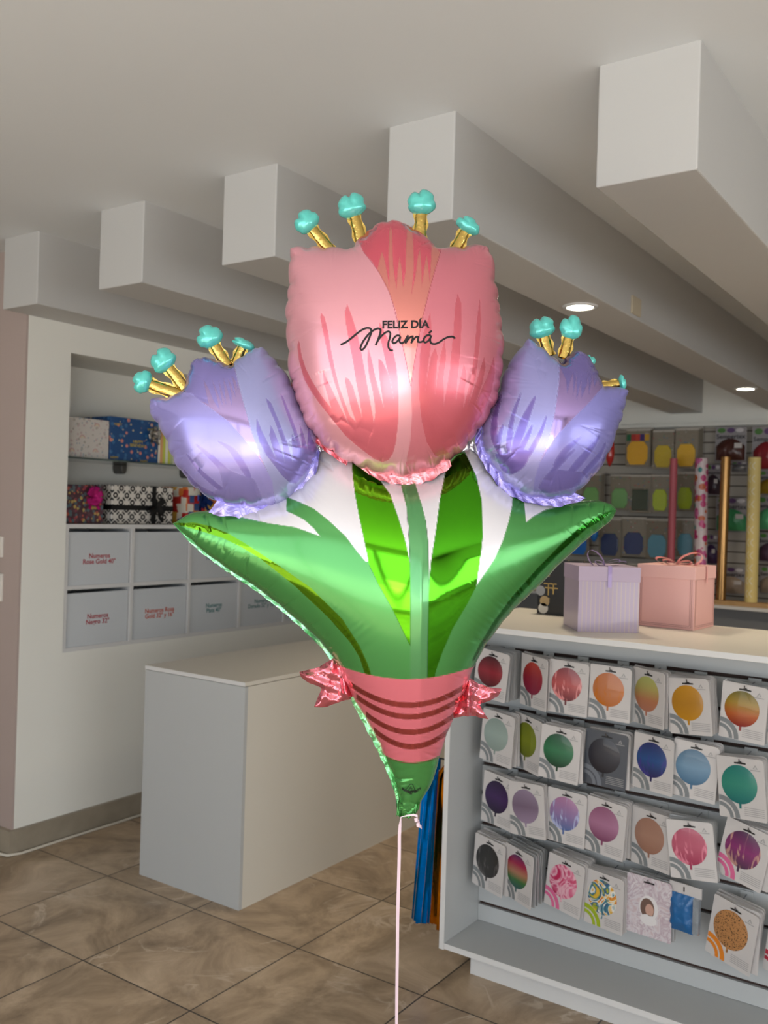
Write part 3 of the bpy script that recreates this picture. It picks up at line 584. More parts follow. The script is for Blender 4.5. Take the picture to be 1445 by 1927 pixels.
rb = MB(); fm = (rel[0] + rel[1]) / 2; side = Vector((ex.x, ex.y, 0)).normalized()
ribbon_strip(rb, [Vector((0, 0, .2075)), Vector((fm.x, fm.y, .2075)), Vector((fm.x * 1.06, fm.y * 1.06, .205)), Vector((fm.x * 1.07, fm.y * 1.07, .15))], .010, side, PNKR)
e2 = Vector((ey.x, ey.y, 0)).normalized()
ribbon_strip(rb, [Vector((-.095, .0, .2075)), Vector((.095, 0, .2075))], .03, e2, PNKR)
for s, L, H in ((1, .075, .022), (-1, .085, .046), (1, .05, .014), (-1, .05, .014)): ribbon_strip(rb, loop_path((0, 0, .208), e2 * s, L, H), .016, (-side.x, -side.y, .3), PNKR)
rb.build('ribbon_bow', t, smooth=True)
# black gift bag
bc_ = onx(1036, 1163, 3.09); 
t = thing('black_gift_bag', 'black gift bag with gold dots and balloon print behind the lilac box', 'gift bag', (3.09, bc_.y - .02, DT))
SP = pattern_mat('black_dotted', (16, 14, 16), (190, 160, 90), 'spots', 60)
SP.node_tree.nodes['Voronoi Texture'].inputs['Scale'].default_value = 45
for n_ in SP.node_tree.nodes:
    if n_.type == 'MATH' and n_.operation == 'LESS_THAN': n_.inputs[1].default_value = .12
MB().box((0, -.10, .0005), (.07, .075, .20), SP).build('bag_body', t, bevel=.002)
dm = MB()
for (y, z, r, m_) in ((.062, .085, .018, mat('print_grey', (150, 150, 150), .4)), (.045, .048, .019, mat('print_tan', (176, 150, 104), .4)), (.05, .022, .019, mat('print_white', (214, 208, 196), .4))):
    dm.add([(-.0012 - .0004 * (r < .0185), y + r * cos(2 * pi * k / 24), z + r * sin(2 * pi * k / 24)) for k in range(24)], [tuple(range(24))], m_)
dm.build('printed_balloons', t)
GO = mat('gold_foil_print', (196, 164, 96), .3, .6)
MB().box((-.0015, .0, .11), (-.0003, .05, .114), GO).box((-.0015, -.005, .095), (-.0003, .045, .099), GO).box((-.0015, .03, .07), (-.0003, .034, .114), GO).box((-.0015, .01, .075), (-.0003, .014, .114), GO).build('gold_character_print', t)
# ------------------------------------------------------------------ foil fringe curtains on the counter's end
def fringe(name, label, x, y0, y1, yb0, yb1, ztop, zbot, m, seed, step=.02):
    """hanging foil sheet cut into strips: top edge y0..y1, bottom edge yb0..yb1"""
    g = random.Random(seed); t = thing(name, label, 'foil curtain', (x, y0, zbot)); H = ztop - zbot
    MB().box((-.004, -.003, H - .002), (.004, .02, H + .035), m).build('header', t)
    ns = 7; b = MB(); ph = [g.uniform(0, 6) for _ in range(4)]
    for k in range(ns):
        vs = []; zb = g.uniform(0, .022); sk = g.uniform(-.004, .004)
        for j in range(33):
            v = j / 32; z = H * (1 - v) + zb * v; e = min(1, v / .16); e = e * e * (3 - 2 * e)
            a = (y0 + (yb0 - y0) * v) * 1.0; c = (y0 + .012) * (1 - e) + (y1 + (yb1 - y1) * v) * e; xx = 0
            for f in (k / ns, (k + 1) / ns):
                y = a + (c - a) * f; xx = .005 * sin(f * 4 + ph[0] + v * 2) + .0015 * sin(f * 13 + ph[1] - v * 5) + sk * v * .5
                vs.append((xx, y - y0, z))
        b.add(vs, [(2 * j, 2 * j + 1, 2 * j + 3, 2 * j + 2) for j in range(32)], m)
    o = b.build('foil_strips', t, smooth=True); o['kind'] = 'stuff'
fringe('foil_fringe_curtain', 'shiny blue foil fringe curtain hanging beside the counter end', 2.64, 1.575, 1.63, 1.60, 1.665, .655, .115, mat('blue_metal_foil', (0, 120, 214), .14, 1, bump=.45, bscale=9), 2)
fringe('foil_fringe_curtain', 'amber brown foil fringe curtain hanging against the counter end', 2.68, 1.545, 1.605, 1.542, 1.650, .70, .10, mat('amber_metal_foil', (190, 112, 18), .18, 1, bump=.5, bscale=11), 3)
MB().tube([dloc((2.67, 1.535, .735)), dloc((2.67, 1.56, .735)), dloc((2.67, 1.58, .745))], .004, BLACK, 8).build('hook', DC)
MB().tube([dloc((2.64, 1.535, .69)), dloc((2.64, 1.59, .69)), dloc((2.64, 1.60, .70))], .003, BLACK, 8).build('hook', DC)
# ------------------------------------------------------------------ back wall: slatwall, ledge, rolls, packs
SLAT = mat('slat_board', (176, 170, 160), .5)
sb = MB(); z = .90; zt = 2.185
while z < zt - .01:
    sb.box((6.85, -2.8, z), (6.869, 3.49, min(zt, z + .07)), SLAT); z += .0785
sb.box((6.862, -2.8, .9), (6.869, 3.49, zt), DARKSLOT)
o = sb.build('slatwall_board'); SWO = o; SW = Vector((6.85, 1, .9)); tag(rebase(o, (6.85, 1, .9)), 'grey slatted display board covering the back wall', 'slatwall')
struct(MB().box((6.82, -3.1, 2.19), (6.87, 3.5, 2.215), WALL).build('trim_6'))
t = thing('wall_base_unit', 'low unit with pale ledge running under the slatted back wall', 'base unit', (6.45, 0, 0))
MB().box((0, -2.8, .915), (.395, 3.3, .935), WHITE).build('ledge', t); MB().box((.04, -2.8, 0), (.39, 3.3, .914), mat('grey_front', (112, 114, 118), .5)).build('base_front', t)
MB().box((.06, -2.8, .935), (.16, 3.3, .965), mat('wood_strip', (176, 140, 92), .5, noise=.2, nscale=20)).build('wood_rail', t)
def roll(px0, py0, px1, py1, x, rad, m, label, extra=None):
    a = onx(px0, py0, x); zb = .9655; b = onx(px1, py1, x); k = (a.z - zb) / (a.z - b.z); b = a + (b - a) * k
    t = thing('paper_roll', label, 'paper roll', b, 'rolls of wrapping paper on the ledge'); d = a - b
    MB().tube([Vector((0, 0, 0)), d * .5, d], rad, m, 28, cap=False).build('paper', t, smooth=True)
    MB().tube([d * .01, d * .995], rad * .55, mat('roll_inside', (120, 96, 70), .7), 20).build('core', t, smooth=True)
    return t, d
roll(1268, 863, 1262, 1065, 6.56, .026, mat('rose_paper', (190, 92, 104), .45), 'plain rose pink paper roll, thinnest of the four rolls')
HP = pattern_mat('heart_paper', (216, 200, 204), [(190, 34, 110), (206, 100, 160), (200, 90, 34), (190, 34, 110), (30, 130, 130), (196, 50, 120)], 'cells', 21); roll(1320, 863, 1318, 1065, 6.56, .043, HP, 'paper roll printed with pink and orange hearts')
t, d = roll(1366, 860, 1356, 1125, 6.56, .033, mat('bronze_foil', (176, 134, 84), .22, .9), 'shiny bronze gold paper roll on the ledge')
t, d = roll(1420, 861, 1413, 1127, 6.56, .041, mat('yellow_paper', (226, 204, 132), .5), 'pale yellow paper roll with white chevrons on the ledge')
ch = MB(); CW = mat('chevron_white', (236, 228, 204), .5)
for k in range(11):
    f = .06 + k * .088
    for s0 in (-.2, .35):
        for sg in (-1, 1):
            vs = []
            for j in range(5):
                a = radians(-65 - 40) + (s0 + j * .10 - .2) * 1.2 + HEAD * 0; zz = sg * j * .006
                for e in (-.004, .004): c0 = d * f; vs.append((c0.x + .0415 * cos(pi + a + 1.5), c0.y + .0415 * sin(pi + a + 1.5), c0.z + zz + e))
            ch.add(vs, [(2 * j, 2 * j + 1, 2 * j + 3, 2 * j + 2) for j in range(4)], CW)
ch.build('chevron_print', t)
Z6 = lambda x, y: (1080 + x / 3.959, 780 + y / 3.959)
HDR = mat('pack_header', (186, 180, 170), .4); CLR = mat('pack_clear', (132, 122, 106), .3, coat=.25, bump=.3, bscale=50)
def pack(r, colr, label, kind='cutlery', n=2, X=6.74, shape=(.78, .56), grp='table ware packs on the slatted wall'):
    a = onx(*Z6(r[0], r[1]), X); b = onx(*Z6(r[2], r[3]), X); w = abs(a.y - b.y); h = a.z - b.z; c = Vector((X, (a.y + b.y) / 2, b.z))
    m = mat('pack_%d_%d_%d' % colr, colr, .35, coat=.35, bump=.3, bscale=45)
    MB().tube([(X - .015 - SW.x, c.y - SW.y, a.z - .012 - SW.z), (6.853 - SW.x, c.y - SW.y, a.z - .01 - SW.z)], .002, STEEL, 6).build('hook', SWO)
    for k in range(n):
        q = thing('party_pack', label if k == 0 else ['second', 'third', 'fourth'][k - 1] + ' back, behind ' + ' '.join(label.split()[:12]), 'party pack', mtx=Matrix.Translation(c + Vector((.022 * k, -.005 * k, .006 * k))) @ Matrix.Rotation(-pi / 2 + rng.uniform(-.08, .08), 4, 'Z'), group=grp)
        MB().box((-w / 2, -.001, 0), (w / 2, .004, h), CLR).build('clear_bag', q, bevel=.002)
        MB().box((-w / 2, -.002, h * .95), (w / 2, .0045, h * 1.0), HDR).build('header', q)
        if k == 0:
            W2 = w * shape[0] / 2; H2 = h * shape[1]
            pts = [(-W2 * .7, .05 * h), (W2 * .7, .05 * h), (W2, .05 * h + H2 * .25), (W2, .05 * h + H2 * .75), (W2 * .6, .05 * h + H2), (-W2 * .6, .05 * h + H2), (-W2, .05 * h + H2 * .75), (-W2, .05 * h + H2 * .25)]
            if kind == 'square': pts = [(-W2, .06 * h), (W2, .06 * h), (W2, .06 * h + H2), (-W2, .06 * h + H2)]
            MB().prism(pts, -.012, -.0012, m, axis=1).build('contents', q, bevel=.004)
            g = random.Random(int(r[0])); dm = MB()
            for _ in range(26):
                x = g.uniform(-.47, .47) * w; zz = g.uniform(.05, .93) * h; s_ = .0035
                dm.box((x - s_, -.0022, zz - s_), (x + s_, -.0012, zz + s_), g.choice([mat('dot_red', (170, 60, 60)), mat('dot_blue', (60, 110, 150)), mat('dot_green', (80, 140, 90)), HDR]))
            dm.build('printed_dots', q)
            if kind == 'fan':
                cols = [(20, 96, 60), (170, 40, 36), (196, 60, 40), (60, 36, 110), (196, 150, 30)]
                fm_ = MB()
                for i2, cc_ in enumerate(cols):
                    x0 = -w * .46 + i2 * w * .184; fm_.box((x0, -.003, h * .68), (x0 + w * .184, -.0015, h * .86), mat('fan_%d' % i2, cc_, .3))
                fm_.build('printed_header_fan', q)
    return
pack((390, 110, 560, 388), (226, 170, 20), 'golden yellow pack with a multicoloured fan header on the back wall', 'fan', 3, shape=(.85, .62))
pack((590, 118, 740, 408), (200, 172, 20), 'lemon yellow cutlery pack in the top row', n=1)
pack((757, 105, 920, 402), (226, 176, 20), 'bright yellow cutlery pack in the top row above the pink roll', n=4)
pack((62, 440, 200, 700), (120, 176, 100), 'light green pack beside the balloon leaf tip', n=3)
pack((272, 448, 412, 712), (112, 166, 96), 'mid green cutlery pack in the second row', n=1)
pack((422, 450, 568, 735), (52, 62, 40), 'dark olive square pack in the second row', 'square', 1)
pack((580, 448, 705, 732), (176, 196, 20), 'lime green cutlery pack in the second row', n=1)
pack((765, 430, 895, 722), (160, 180, 24), 'lime green pack partly behind the pink paper roll', n=2)
pack((190, 770, 345, 1070), (34, 52, 100), 'navy blue pack in the third row nearest the balloon', n=3)
pack((362, 762, 530, 1062), (30, 48, 104), 'navy blue pack in the third row above the boxes', n=1)
pack((538, 775, 705, 1085), (96, 156, 180), 'light blue pack in the third row left of the pink roll', n=1)
pack((765, 775, 895, 1065), (86, 148, 172), 'light blue pack right of the pink roll', n=2)
pack((-40, 780, 110, 1060), (20, 110, 200), 'bright blue pack peeking under the right leaf tip', n=1)
for k, (r, cl) in enumerate((((-420, 1110, -290, 1400), (92, 64, 52)), ((-270, 1110, -140, 1400), (70, 56, 52)), ((-130, 1100, 10, 1400), (120, 84, 64)), ((-560, 1110, -440, 1400), (110, 60, 50)))):
    pack(r, cl, ['brown pack low on the wall left of the lilac box', 'dark grey-brown pack low on the wall', 'tan brown pack low on the wall behind the lilac box', 'rust brown pack low on the wall by the leaf edge'][k], n=1)
for k, (r, cl) in enumerate((((40, 1105, 190, 1400), (90, 90, 84)), ((210, 1105, 380, 1400), (84, 110, 100)), ((400, 1105, 540, 1400), (120, 110, 90)), ((560, 1105, 720, 1400), (90, 80, 80)))):
    pack(r, cl, ['dim grey pack behind the bow of the lilac box', 'dim green pack above the lilac box lid', 'dim tan pack between the two gift boxes', 'dim grey pack behind the bow of the pink box'][k], n=1)
# balloon bags with brand lettering
def bag(r, colr, label, word='Sempertex', top=(90, 60, 110), X=6.75, fold=False):
    a = onx(*Z6(r[0], r[1]), X); b = onx(*Z6(r[2], r[3]), X); w = abs(a.y - b.y); h = a.z - b.z
    MB().tube([(X - .01 - SW.x, (a.y + b.y) / 2 - SW.y, a.z - .008 - SW.z), (6.853 - SW.x, (a.y + b.y) / 2 - SW.y, a.z - .006 - SW.z)], .002, STEEL, 6).build('hook', SWO)
    t = thing('balloon_bag', label, 'balloon bag', mtx=Matrix.Translation((X, (a.y + b.y) / 2, b.z)) @ Matrix.Rotation(-pi / 2, 4, 'Z'), group='bags of latex balloons on the slatted wall')
    MB().box((-w / 2, 0, 0), (w / 2, .006, h), mat('bag_film', (150, 146, 150), .2, coat=.5)).build('bag', t, bevel=.002)
    vs = []; n = 20; g = random.Random(int(r[0] + r[1])); m = mat('latex_%d_%d_%d' % colr, colr, .35, coat=.3)
    for j in range(9):
        for i in range(n + 1):
            u = i / n * 2 - 1; v = j / 8; e = max(0, 1 - u * u) * sin(pi * min(1, v * .9 + .08)); vs.append((u * w * .46, -.002 - .05 * sqrt(max(0, e)) * (1 + g.uniform(-.12, .12)), h * (.04 + .62 * v * (1 - .35 * u * u))))
    MB().add(vs, [(j * (n + 1) + i, j * (n + 1) + i + 1, (j + 1) * (n + 1) + i + 1, (j + 1) * (n + 1) + i) for j in range(8) for i in range(n)], m).build('balloon_bulk', t, smooth=True)
    text_obj('brand_lettering', word, w * .21, mat('bag_lettering', (36, 30, 40), .5), t, (0, -.003, h * .72), bold=.0008)
    m1 = MB().disc((-w * .3, h * .9), w * .13, h * .07, mat('top_green', (70, 120, 50), .4), y=-.0015).disc((0, h * .9), w * .13, h * .07, mat('top_a_%d' % top[0], top, .4), y=-.0018).disc((w * .28, h * .9), w * .13, h * .06, mat('top_white', (200, 196, 200), .4), y=-.0016); m1.build('printed_balloons', t)
    MB().box((w * .18, -.052, h * .38), (w * .42, -.050, h * .52), CARD).build('price_label', t)
bag((1055, 95, 1280, 352), (74, 34, 28), 'bag of dark brown balloons in the top row left of the bronze roll')
bag((1330, 95, 1560, 420), (140, 26, 40), 'bag of dark red balloons at the top right corner')
bag((985, 370, 1090, 605), (54, 34, 50), 'bag of dark plum balloons behind the heart paper roll')
bag((1175, 355, 1290, 430), (120, 120, 124), 'small empty-looking clear bag under the brown balloon bag')
bag((1060, 615, 1290, 880), (60, 150, 96), 'bag of green balloons behind the bronze roll')
bag((1365, 610, 1560, 870), (84, 170, 120), 'bag of mint green balloons behind the yellow roll')
bag((1370, 420, 1560, 600), (140, 110, 20), 'bag of mustard balloons at the right edge')
bag((975, 890, 1070, 1120), (60, 34, 84), 'bag of purple balloons beside the heart roll')
bag((1060, 1130, 1275, 1345), (150, 132, 116), 'bag of beige balloons standing over the ledge')
bag((1385, 1130, 1560, 1345), (140, 124, 110), 'bag of tan balloons at the right edge over the ledge')
bag((1375, 880, 1560, 1105), (70, 44, 70), 'bag of dark violet balloons at the right edge')
# red and blue hanging balloons by the tulip and the leaf
def drop(px, py, X, h, w, m, label):
    p = onx(px, py, X); t = MB(); pts = []; R = []
    for j in range(12):
        v = j / 11; pts.append((0, 0, h * (1 - v))); R.append(max(.004, w * (sin(pi * min(1, v * 1.02)) ** .6) * (.3 + .7 * v) if v < 1 else .004))
    o = t.tube(pts, R, m, 14).build('hanging_foil_pouch', smooth=True); o.location = (p.x, p.y, p.z - h / 2); tag(o, label, 'foil pouch')
    MB().tube([(X - .01 - SW.x, p.y - SW.y, p.z + h / 2 - .01 - SW.z), (6.853 - SW.x, p.y - SW.y, p.z + h / 2 - .008 - SW.z)], .002, STEEL, 6).build('hook', SWO)
drop(1148, 840, 6.6, .30, .05, mat('red_foil', (190, 30, 34), .2, coat=.8), 'shiny red pouch hanging right of the purple tulip')
drop(1118, 995, 6.6, .20, .045, mat('cyan_foil', (10, 110, 190), .2, coat=.8), 'shiny blue pouch hanging below the right leaf tip')
# ================================================================== the balloon
D0 = 1.78
P0 = EYEP + D0 * ray(765, 1530)
MB_ = Matrix((XI, FW, YI)).transposed().to_4x4(); MB_.translation = P0
BAL = thing('tulip_foil_balloon', 'large tulip bouquet foil balloon floating on a pale pink ribbon', 'foil balloon', mtx=MB_)
def loc(u, v, dep=0.0, Dp=None):
    """image-plane tracing at distance Dp -> balloon-local metres, then dep metres along the view axis (negative = nearer)"""
    Dp = D0 if Dp is None else Dp
    u = np.asarray(u, float); v = np.asarray(v, float)
    x = (u - CX) / FPX * Dp - (765 - CX) / FPX * D0
    z = -(v - CY) / FPX * Dp + (1530 - CY) / FPX * D0
    return np.stack([x, np.full_like(x, Dp - D0) + dep, z], -1)
def crom(pts, step=6.0, closed=True):
    P = np.array(pts, float); n = len(P); out = []
    for i in range(n if closed else n - 1):
        if closed: p0, p1, p2, p3 = P[(i - 1) % n], P[i], P[(i + 1) % n], P[(i + 2) % n]
        else: p0, p1, p2, p3 = P[max(i - 1, 0)], P[i], P[i + 1], P[min(i + 2, n - 1)]
        L = np.hypot(*(p2 - p1))
        if L < 1e-6: continue
        # soften tangents at sharp corners
        def tan(a, b, c):
            d1 = b - a; d2 = c - b; l1, l2 = np.hypot(*d1), np.hypot(*d2)
            if l1 < 1e-6 or l2 < 1e-6: return np.zeros(2)
            t = (d1 / l1 + d2 / l2) / 2; cs = max(0, (d1 @ d2) / (l1 * l2)); return t * cs
        m1, m2 = tan(p0, p1, p2) * L, tan(p1, p2, p3) * L
        k = max(1, int(L / step))
        for j in range(k):
            t = j / k; out.append((2 * t**3 - 3 * t**2 + 1) * p1 + (t**3 - 2 * t**2 + t) * m1 + (-2 * t**3 + 3 * t**2) * p2 + (t**3 - t**2) * m2)
    if not closed: out.append(P[-1])
    return np.array(out)
def sdf(px, py, poly, want=False):
    """signed distance (inside positive); optionally nearest point and arc length"""
    A = poly; B = np.roll(poly, -1, 0); L = np.hypot(*(B - A).T); S0 = np.concatenate([[0], np.cumsum(L)[:-1]])
    N = px.size; d = np.empty(N); near = np.empty((N, 2)); arc = np.empty(N); ins = np.zeros(N, bool)
    E = B - A; E2 = np.maximum((E * E).sum(1), 1e-12); CH_ = max(1, 4000000 // len(A))
    for s in range(0, N, CH_):
        x = px[s:s + CH_, None]; y = py[s:s + CH_, None]
        t = np.clip(((x - A[:, 0]) * E[:, 0] + (y - A[:, 1]) * E[:, 1]) / E2, 0, 1)
        qx = A[:, 0] + t * E[:, 0]; qy = A[:, 1] + t * E[:, 1]; dd = (x - qx) ** 2 + (y - qy) ** 2; k = dd.argmin(1); r = np.arange(len(k))
        d[s:s + CH_] = np.sqrt(dd[r, k]); near[s:s + CH_, 0] = qx[r, k]; near[s:s + CH_, 1] = qy[r, k]; arc[s:s + CH_] = S0[k] + t[r, k] * L[k]
        c = ((A[:, 1] > y) != (B[:, 1] > y)) & (x < E[:, 0] * (y - A[:, 1]) / np.where(np.abs(E[:, 1]) < 1e-9, 1e-9, E[:, 1]) + A[:, 0])
        ins[s:s + CH_] = c.sum(1) % 2 == 1
    d = np.where(ins, d, -d)
    return (d, near, arc, L.sum()) if want else d
def poisson(x0, y0, x1, y1, poly):
    """membrane solution on a grid, coarse to fine"""
    phi = None
    for h, it in ((16., 500), (8., 500), (4., 260)):
        nx = int((x1 - x0) / h) + 1; ny = int((y1 - y0) / h) + 1
        X, Y = np.meshgrid(x0 + h * np.arange(nx), y0 + h * np.arange(ny))
        m = (sdf(X.ravel(), Y.ravel(), poly) > 0).reshape(X.shape)
        if phi is None: p = np.zeros_like(X)
        else: p = bil(phi, ox, oy, oh, X, Y)
        p = p * m
        for _ in range(it):
            q = np.zeros_like(p); q[1:-1, 1:-1] = (p[:-2, 1:-1] + p[2:, 1:-1] + p[1:-1, :-2] + p[1:-1, 2:] + h * h) / 4
            p = q * m
        phi, ox, oy, oh = p, x0, y0, h
    return phi, ox, oy, oh
def bil(G, ox, oy, h, X, Y):
    fx = np.clip((X - ox) / h, 0, G.shape[1] - 1.001); fy = np.clip((Y - oy) / h, 0, G.shape[0] - 1.001); i = fx.astype(int); j = fy.astype(int); a = fx - i; b = fy - j
    return G[j, i] * (1 - a) * (1 - b) + G[j, i + 1] * a * (1 - b) + G[j + 1, i] * (1 - a) * b + G[j + 1, i + 1] * a * b
def foil_mat(name, crinkle=.0):
    m = bpy.data.materials.new(name); m.use_nodes = True; n = m.node_tree.nodes; L = m.node_tree.links; p = n['Principled BSDF']
    a = n.new('ShaderNodeAttribute'); a.attribute_name = 'ink'; L.new(a.outputs['Color'], p.inputs['Base Color'])
    def mr(lo, hi, sock):
        r = n.new('ShaderNodeMapRange'); r.inputs['To Min'].default_value = lo; r.inputs['To Max'].default_value = hi; L.new(a.outputs['Alpha'], r.inputs['Value']); L.new(r.outputs[0], p.inputs[sock])
    mr(.38, 1, 'Metallic'); mr(.31, .07, 'Roughness'); mr(.35, .15, 'Coat Weight'); p.inputs['Coat Roughness'].default_value = .06
    if crinkle:
        tc = n.new('ShaderNodeTexCoord'); nz = n.new('ShaderNodeTexNoise'); nz.inputs['Scale'].default_value = 55; nz.inputs['Detail'].default_value = 3; nz.inputs['Distortion'].default_value = 1.5; L.new(tc.outputs['Object'], nz.inputs['Vector'])
        b = n.new('ShaderNodeBump'); b.inputs['Strength'].default_value = crinkle; b.inputs['Distance'].default_value = .006; L.new(nz.outputs['Fac'], b.inputs['Height']); L.new(b.outputs[0], p.inputs['Normal'])
    return m
FOIL = foil_mat('printed_foil'); FOILC = foil_mat('crinkled_foil', .35)
def npmesh(name, V, Fq, colr, parent, m, smooth=True):
    me = bpy.data.meshes.new(name); me.vertices.add(len(V)); me.vertices.foreach_set('co', np.ascontiguousarray(V, np.float32).ravel())
    nf = len(Fq); me.loops.add(nf * 4); me.loops.foreach_set('vertex_index', np.ascontiguousarray(Fq, np.int32).ravel())
    me.polygons.add(nf); me.polygons.foreach_set('loop_start', np.arange(0, nf * 4, 4, dtype=np.int32))
    me.update(calc_edges=True); me.validate()
    me.polygons.foreach_set('use_smooth', np.ones(len(me.polygons), bool))
    ca = me.color_attributes.new('ink', 'FLOAT_COLOR', 'POINT'); ca.data.foreach_set('color', np.ascontiguousarray(colr, np.float32).ravel())
    me.materials.append(m); me.update()
    o = bpy.data.objects.new(name, me); COL.objects.link(o); o.parent = parent; return o
class Lobe:
    def __init__(s, pts, Dp, k, seed, scal=3.0, pitch=38, crease=2.6, fine=.35, free=None):
        s.Dp = Dp; s.k = k; g = np.random.RandomState(seed)
        base = crom(pts, 3.0); 
        L = np.hypot(*(np.roll(base, -1, 0) - base).T); S_ = np.concatenate([[0], np.cumsum(L)[:-1]]); tot = L.sum()
        cs = []; q = g.uniform(0, pitch)
        while q < tot - pitch * .4: cs.append(q); q += pitch * g.uniform(.45, 1.7)
        s.cs = np.array(cs); s.tot = tot
        # scalloped seam: bulges between creases
        T_ = np.roll(base, -1, 0) - np.roll(base, 1, 0); T_ /= np.maximum(np.hypot(*T_.T), 1e-9)[:, None]; Nn = np.stack([T_[:, 1], -T_[:, 0]], 1)
        area_ = .5 * np.sum(base[:, 0] * np.roll(base[:, 1], -1) - np.roll(base[:, 0], -1) * base[:, 1])
        if area_ < 0: Nn = -Nn
        idx = np.searchsorted(s.cs, S_); lo = np.where(idx > 0, s.cs[np.maximum(idx - 1, 0)], s.cs[-1] - tot); hi = np.where(idx < len(s.cs), s.cs[np.minimum(idx, len(s.cs) - 1)], s.cs[0] + tot)
        ph = (S_ - lo) / np.maximum(hi - lo, 1e-6); bump = np.sqrt(np.clip(np.sin(pi * np.clip(ph, 0, 1)), 0, 1)) * np.minimum(1, (hi - lo) / pitch)
        s.base0 = base; s.poly = base + Nn * ((bump - .6) * scal)[:, None]
        s.amp = g.uniform(.4, 1.25, len(s.cs)) * crease; s.len = g.uniform(20, 85, len(s.cs)); s.skew = g.uniform(-.35, .35, len(s.cs)); s.wd = g.uniform(1.4, 2.6, len(s.cs)); s.fine = fine
        lo_, hi_ = s.poly.min(0) - 20, s.poly.max(0) + 20; s.bb = (*lo_, *hi_); s.g = g
        s.phi = poisson(lo_[0], lo_[1], hi_[0], hi_[1], s.poly); s.fs = g.uniform(0, 6, 6)
    def height(s, X, Y, d=None, arc=None, wr=True):
        X = np.asarray(X, float); Y = np.asarray(Y, float)
        if d is None: d, _, arc, _ = sdf(X.ravel(), Y.ravel(), s.poly, True)
        ph = bil(*s.phi, X, Y)
        # near the rim use local slope x distance for a clean edge
        e = 12.0; w = np.clip((d - 3) / e, 0, 1)
        dd = np.clip(d, 0, None); ref = np.clip(ph, 0, None)
        cen = s.rimslope(X, Y, d)
        ph2 = w * ref + (1 - w) * cen * dd
        h = s.k * np.sqrt(np.clip(ph2, 0, None))
        if wr:
            f = np.zeros_like(h)
            for c, a, l, sk, wd in zip(s.cs, s.amp, s.len, s.skew, s.wd):
                ds = arc - c; ds = (ds + s.tot / 2) % s.tot - s.tot / 2
                m_ = (np.abs(ds) < 40) & (d < 150) & (d > 0)
                x = ds[m_] + sk * d[m_]; f[m_] -= a * np.exp(-np.abs(x) / wd) * np.exp(-d[m_] / l) * np.clip(d[m_] / 6, 0, 1) * np.clip((s.dmax - d[m_]) / (s.dmax * .5), 0, 1)
            rp = np.sin(arc / 2.0 + 1.7 * np.sin(arc / 17 + s.fs[0]) + s.fs[1]) * (0.5 + .5 * np.sin(arc / 41 + s.fs[2])) 
            f += s.fine * rp * np.exp(-np.clip(d - 4, 0, None) / 26) * np.clip(d / 8, 0, 1)
            # soft billows between creases
            f += .8 * np.sin(arc / 13 + 2.5 * np.sin(arc / 70 + s.fs[3])) * np.exp(-np.clip(d, 0, None) / 30) * np.clip(d / 10, 0, 1)
            h = np.maximum(h + f, 0)
        if s.ridge is not None: h = h + s.ridge(X, Y) * np.clip(d / 40, 0, 1)
        return h
    ridge = None
    dmax = 95.
    def rimslope(s, X, Y, d):
        # average gradient magnitude of phi near the rim, sampled 14 px inside
        ph = bil(*s.phi, X, Y); dd = np.clip(d, 1.5, None)
        if not hasattr(s, 'rs'):
            P = s.poly; T_ = np.roll(P, -3, 0) - np.roll(P, 3, 0); T_ /= np.maximum(np.hypot(*T_.T), 1e-9)[:, None]; Nn = np.stack([-T_[:, 1], T_[:, 0]], 1)
            a_ = .5 * np.sum(P[:, 0] * np.roll(P[:, 1], -1) - np.roll(P[:, 0], -1) * P[:, 1])
            if a_ < 0: Nn = -Nn
            Q = P + Nn * 14; v = bil(*s.phi, Q[:, 0], Q[:, 1]); dq = sdf(Q[:, 0], Q[:, 1], P); r = np.where(dq > 3, v / np.maximum(dq, 3), 0)
            k_ = np.ones(15) / 15; r = np.convolve(np.concatenate([r[-7:], r, r[:7]]), k_, 'valid'); L = np.hypot(*(np.roll(P, -1, 0) - P).T); s.rsS = np.concatenate([[0], np.cumsum(L)[:-1]]); s.rs = r
        return np.interp(s._arc, s.rsS, s.rs) if s._arc is not None and s._arc.shape == X.shape else np.full_like(X, s.rs.mean())
    _arc = None
    def build(s, name, parent, paint, step=1.8, back=True, m=None):
        x0, y0, x1, y1 = s.bb; nx = int((x1 - x0) / step) + 1; ny = int((y1 - y0) / step) + 1
        X, Y = np.meshgrid(x0 + step * np.arange(nx), y0 + step * np.arange(ny)); d, near, arc, tot = sdf(X.ravel(), Y.ravel(), s.poly, True)
        ins = (d > .25 * step).reshape(X.shape)
        cell = ins[:-1, :-1] | ins[1:, :-1] | ins[:-1, 1:] | ins[1:, 1:]
        J, I = np.nonzero(cell); ids = np.stack([J * nx + I, (J + 1) * nx + I, (J + 1) * nx + I + 1, J * nx + I + 1], 1)
        used, inv = np.unique(ids, return_inverse=True); F_ = inv.reshape(ids.shape)
        x = X.ravel()[used]; y = Y.ravel()[used]; du = d[used]; nr = near[used]; au = arc[used]; out = ~ins.ravel()[used]
        x = np.where(out, nr[:, 0], x); y = np.where(out, nr[:, 1], y); du = np.where(out, 0, du)
        s._arc = au; h = s.height(x, y, du, au); h[out] = 0; s._arc = None
        hm = h * s.Dp / FPX; V = loc(x, y, -hm, s.Dp)
        # image position of the finished vertex, used to lay the print
        sc = s.Dp / (s.Dp - hm); pu = CX + (x - CX) * sc; pv = CY + (y - CY) * sc
        colr = paint(pu, pv, h)
        Vs, Fs, Cs = [V], [F_[:, ::1]], [colr]
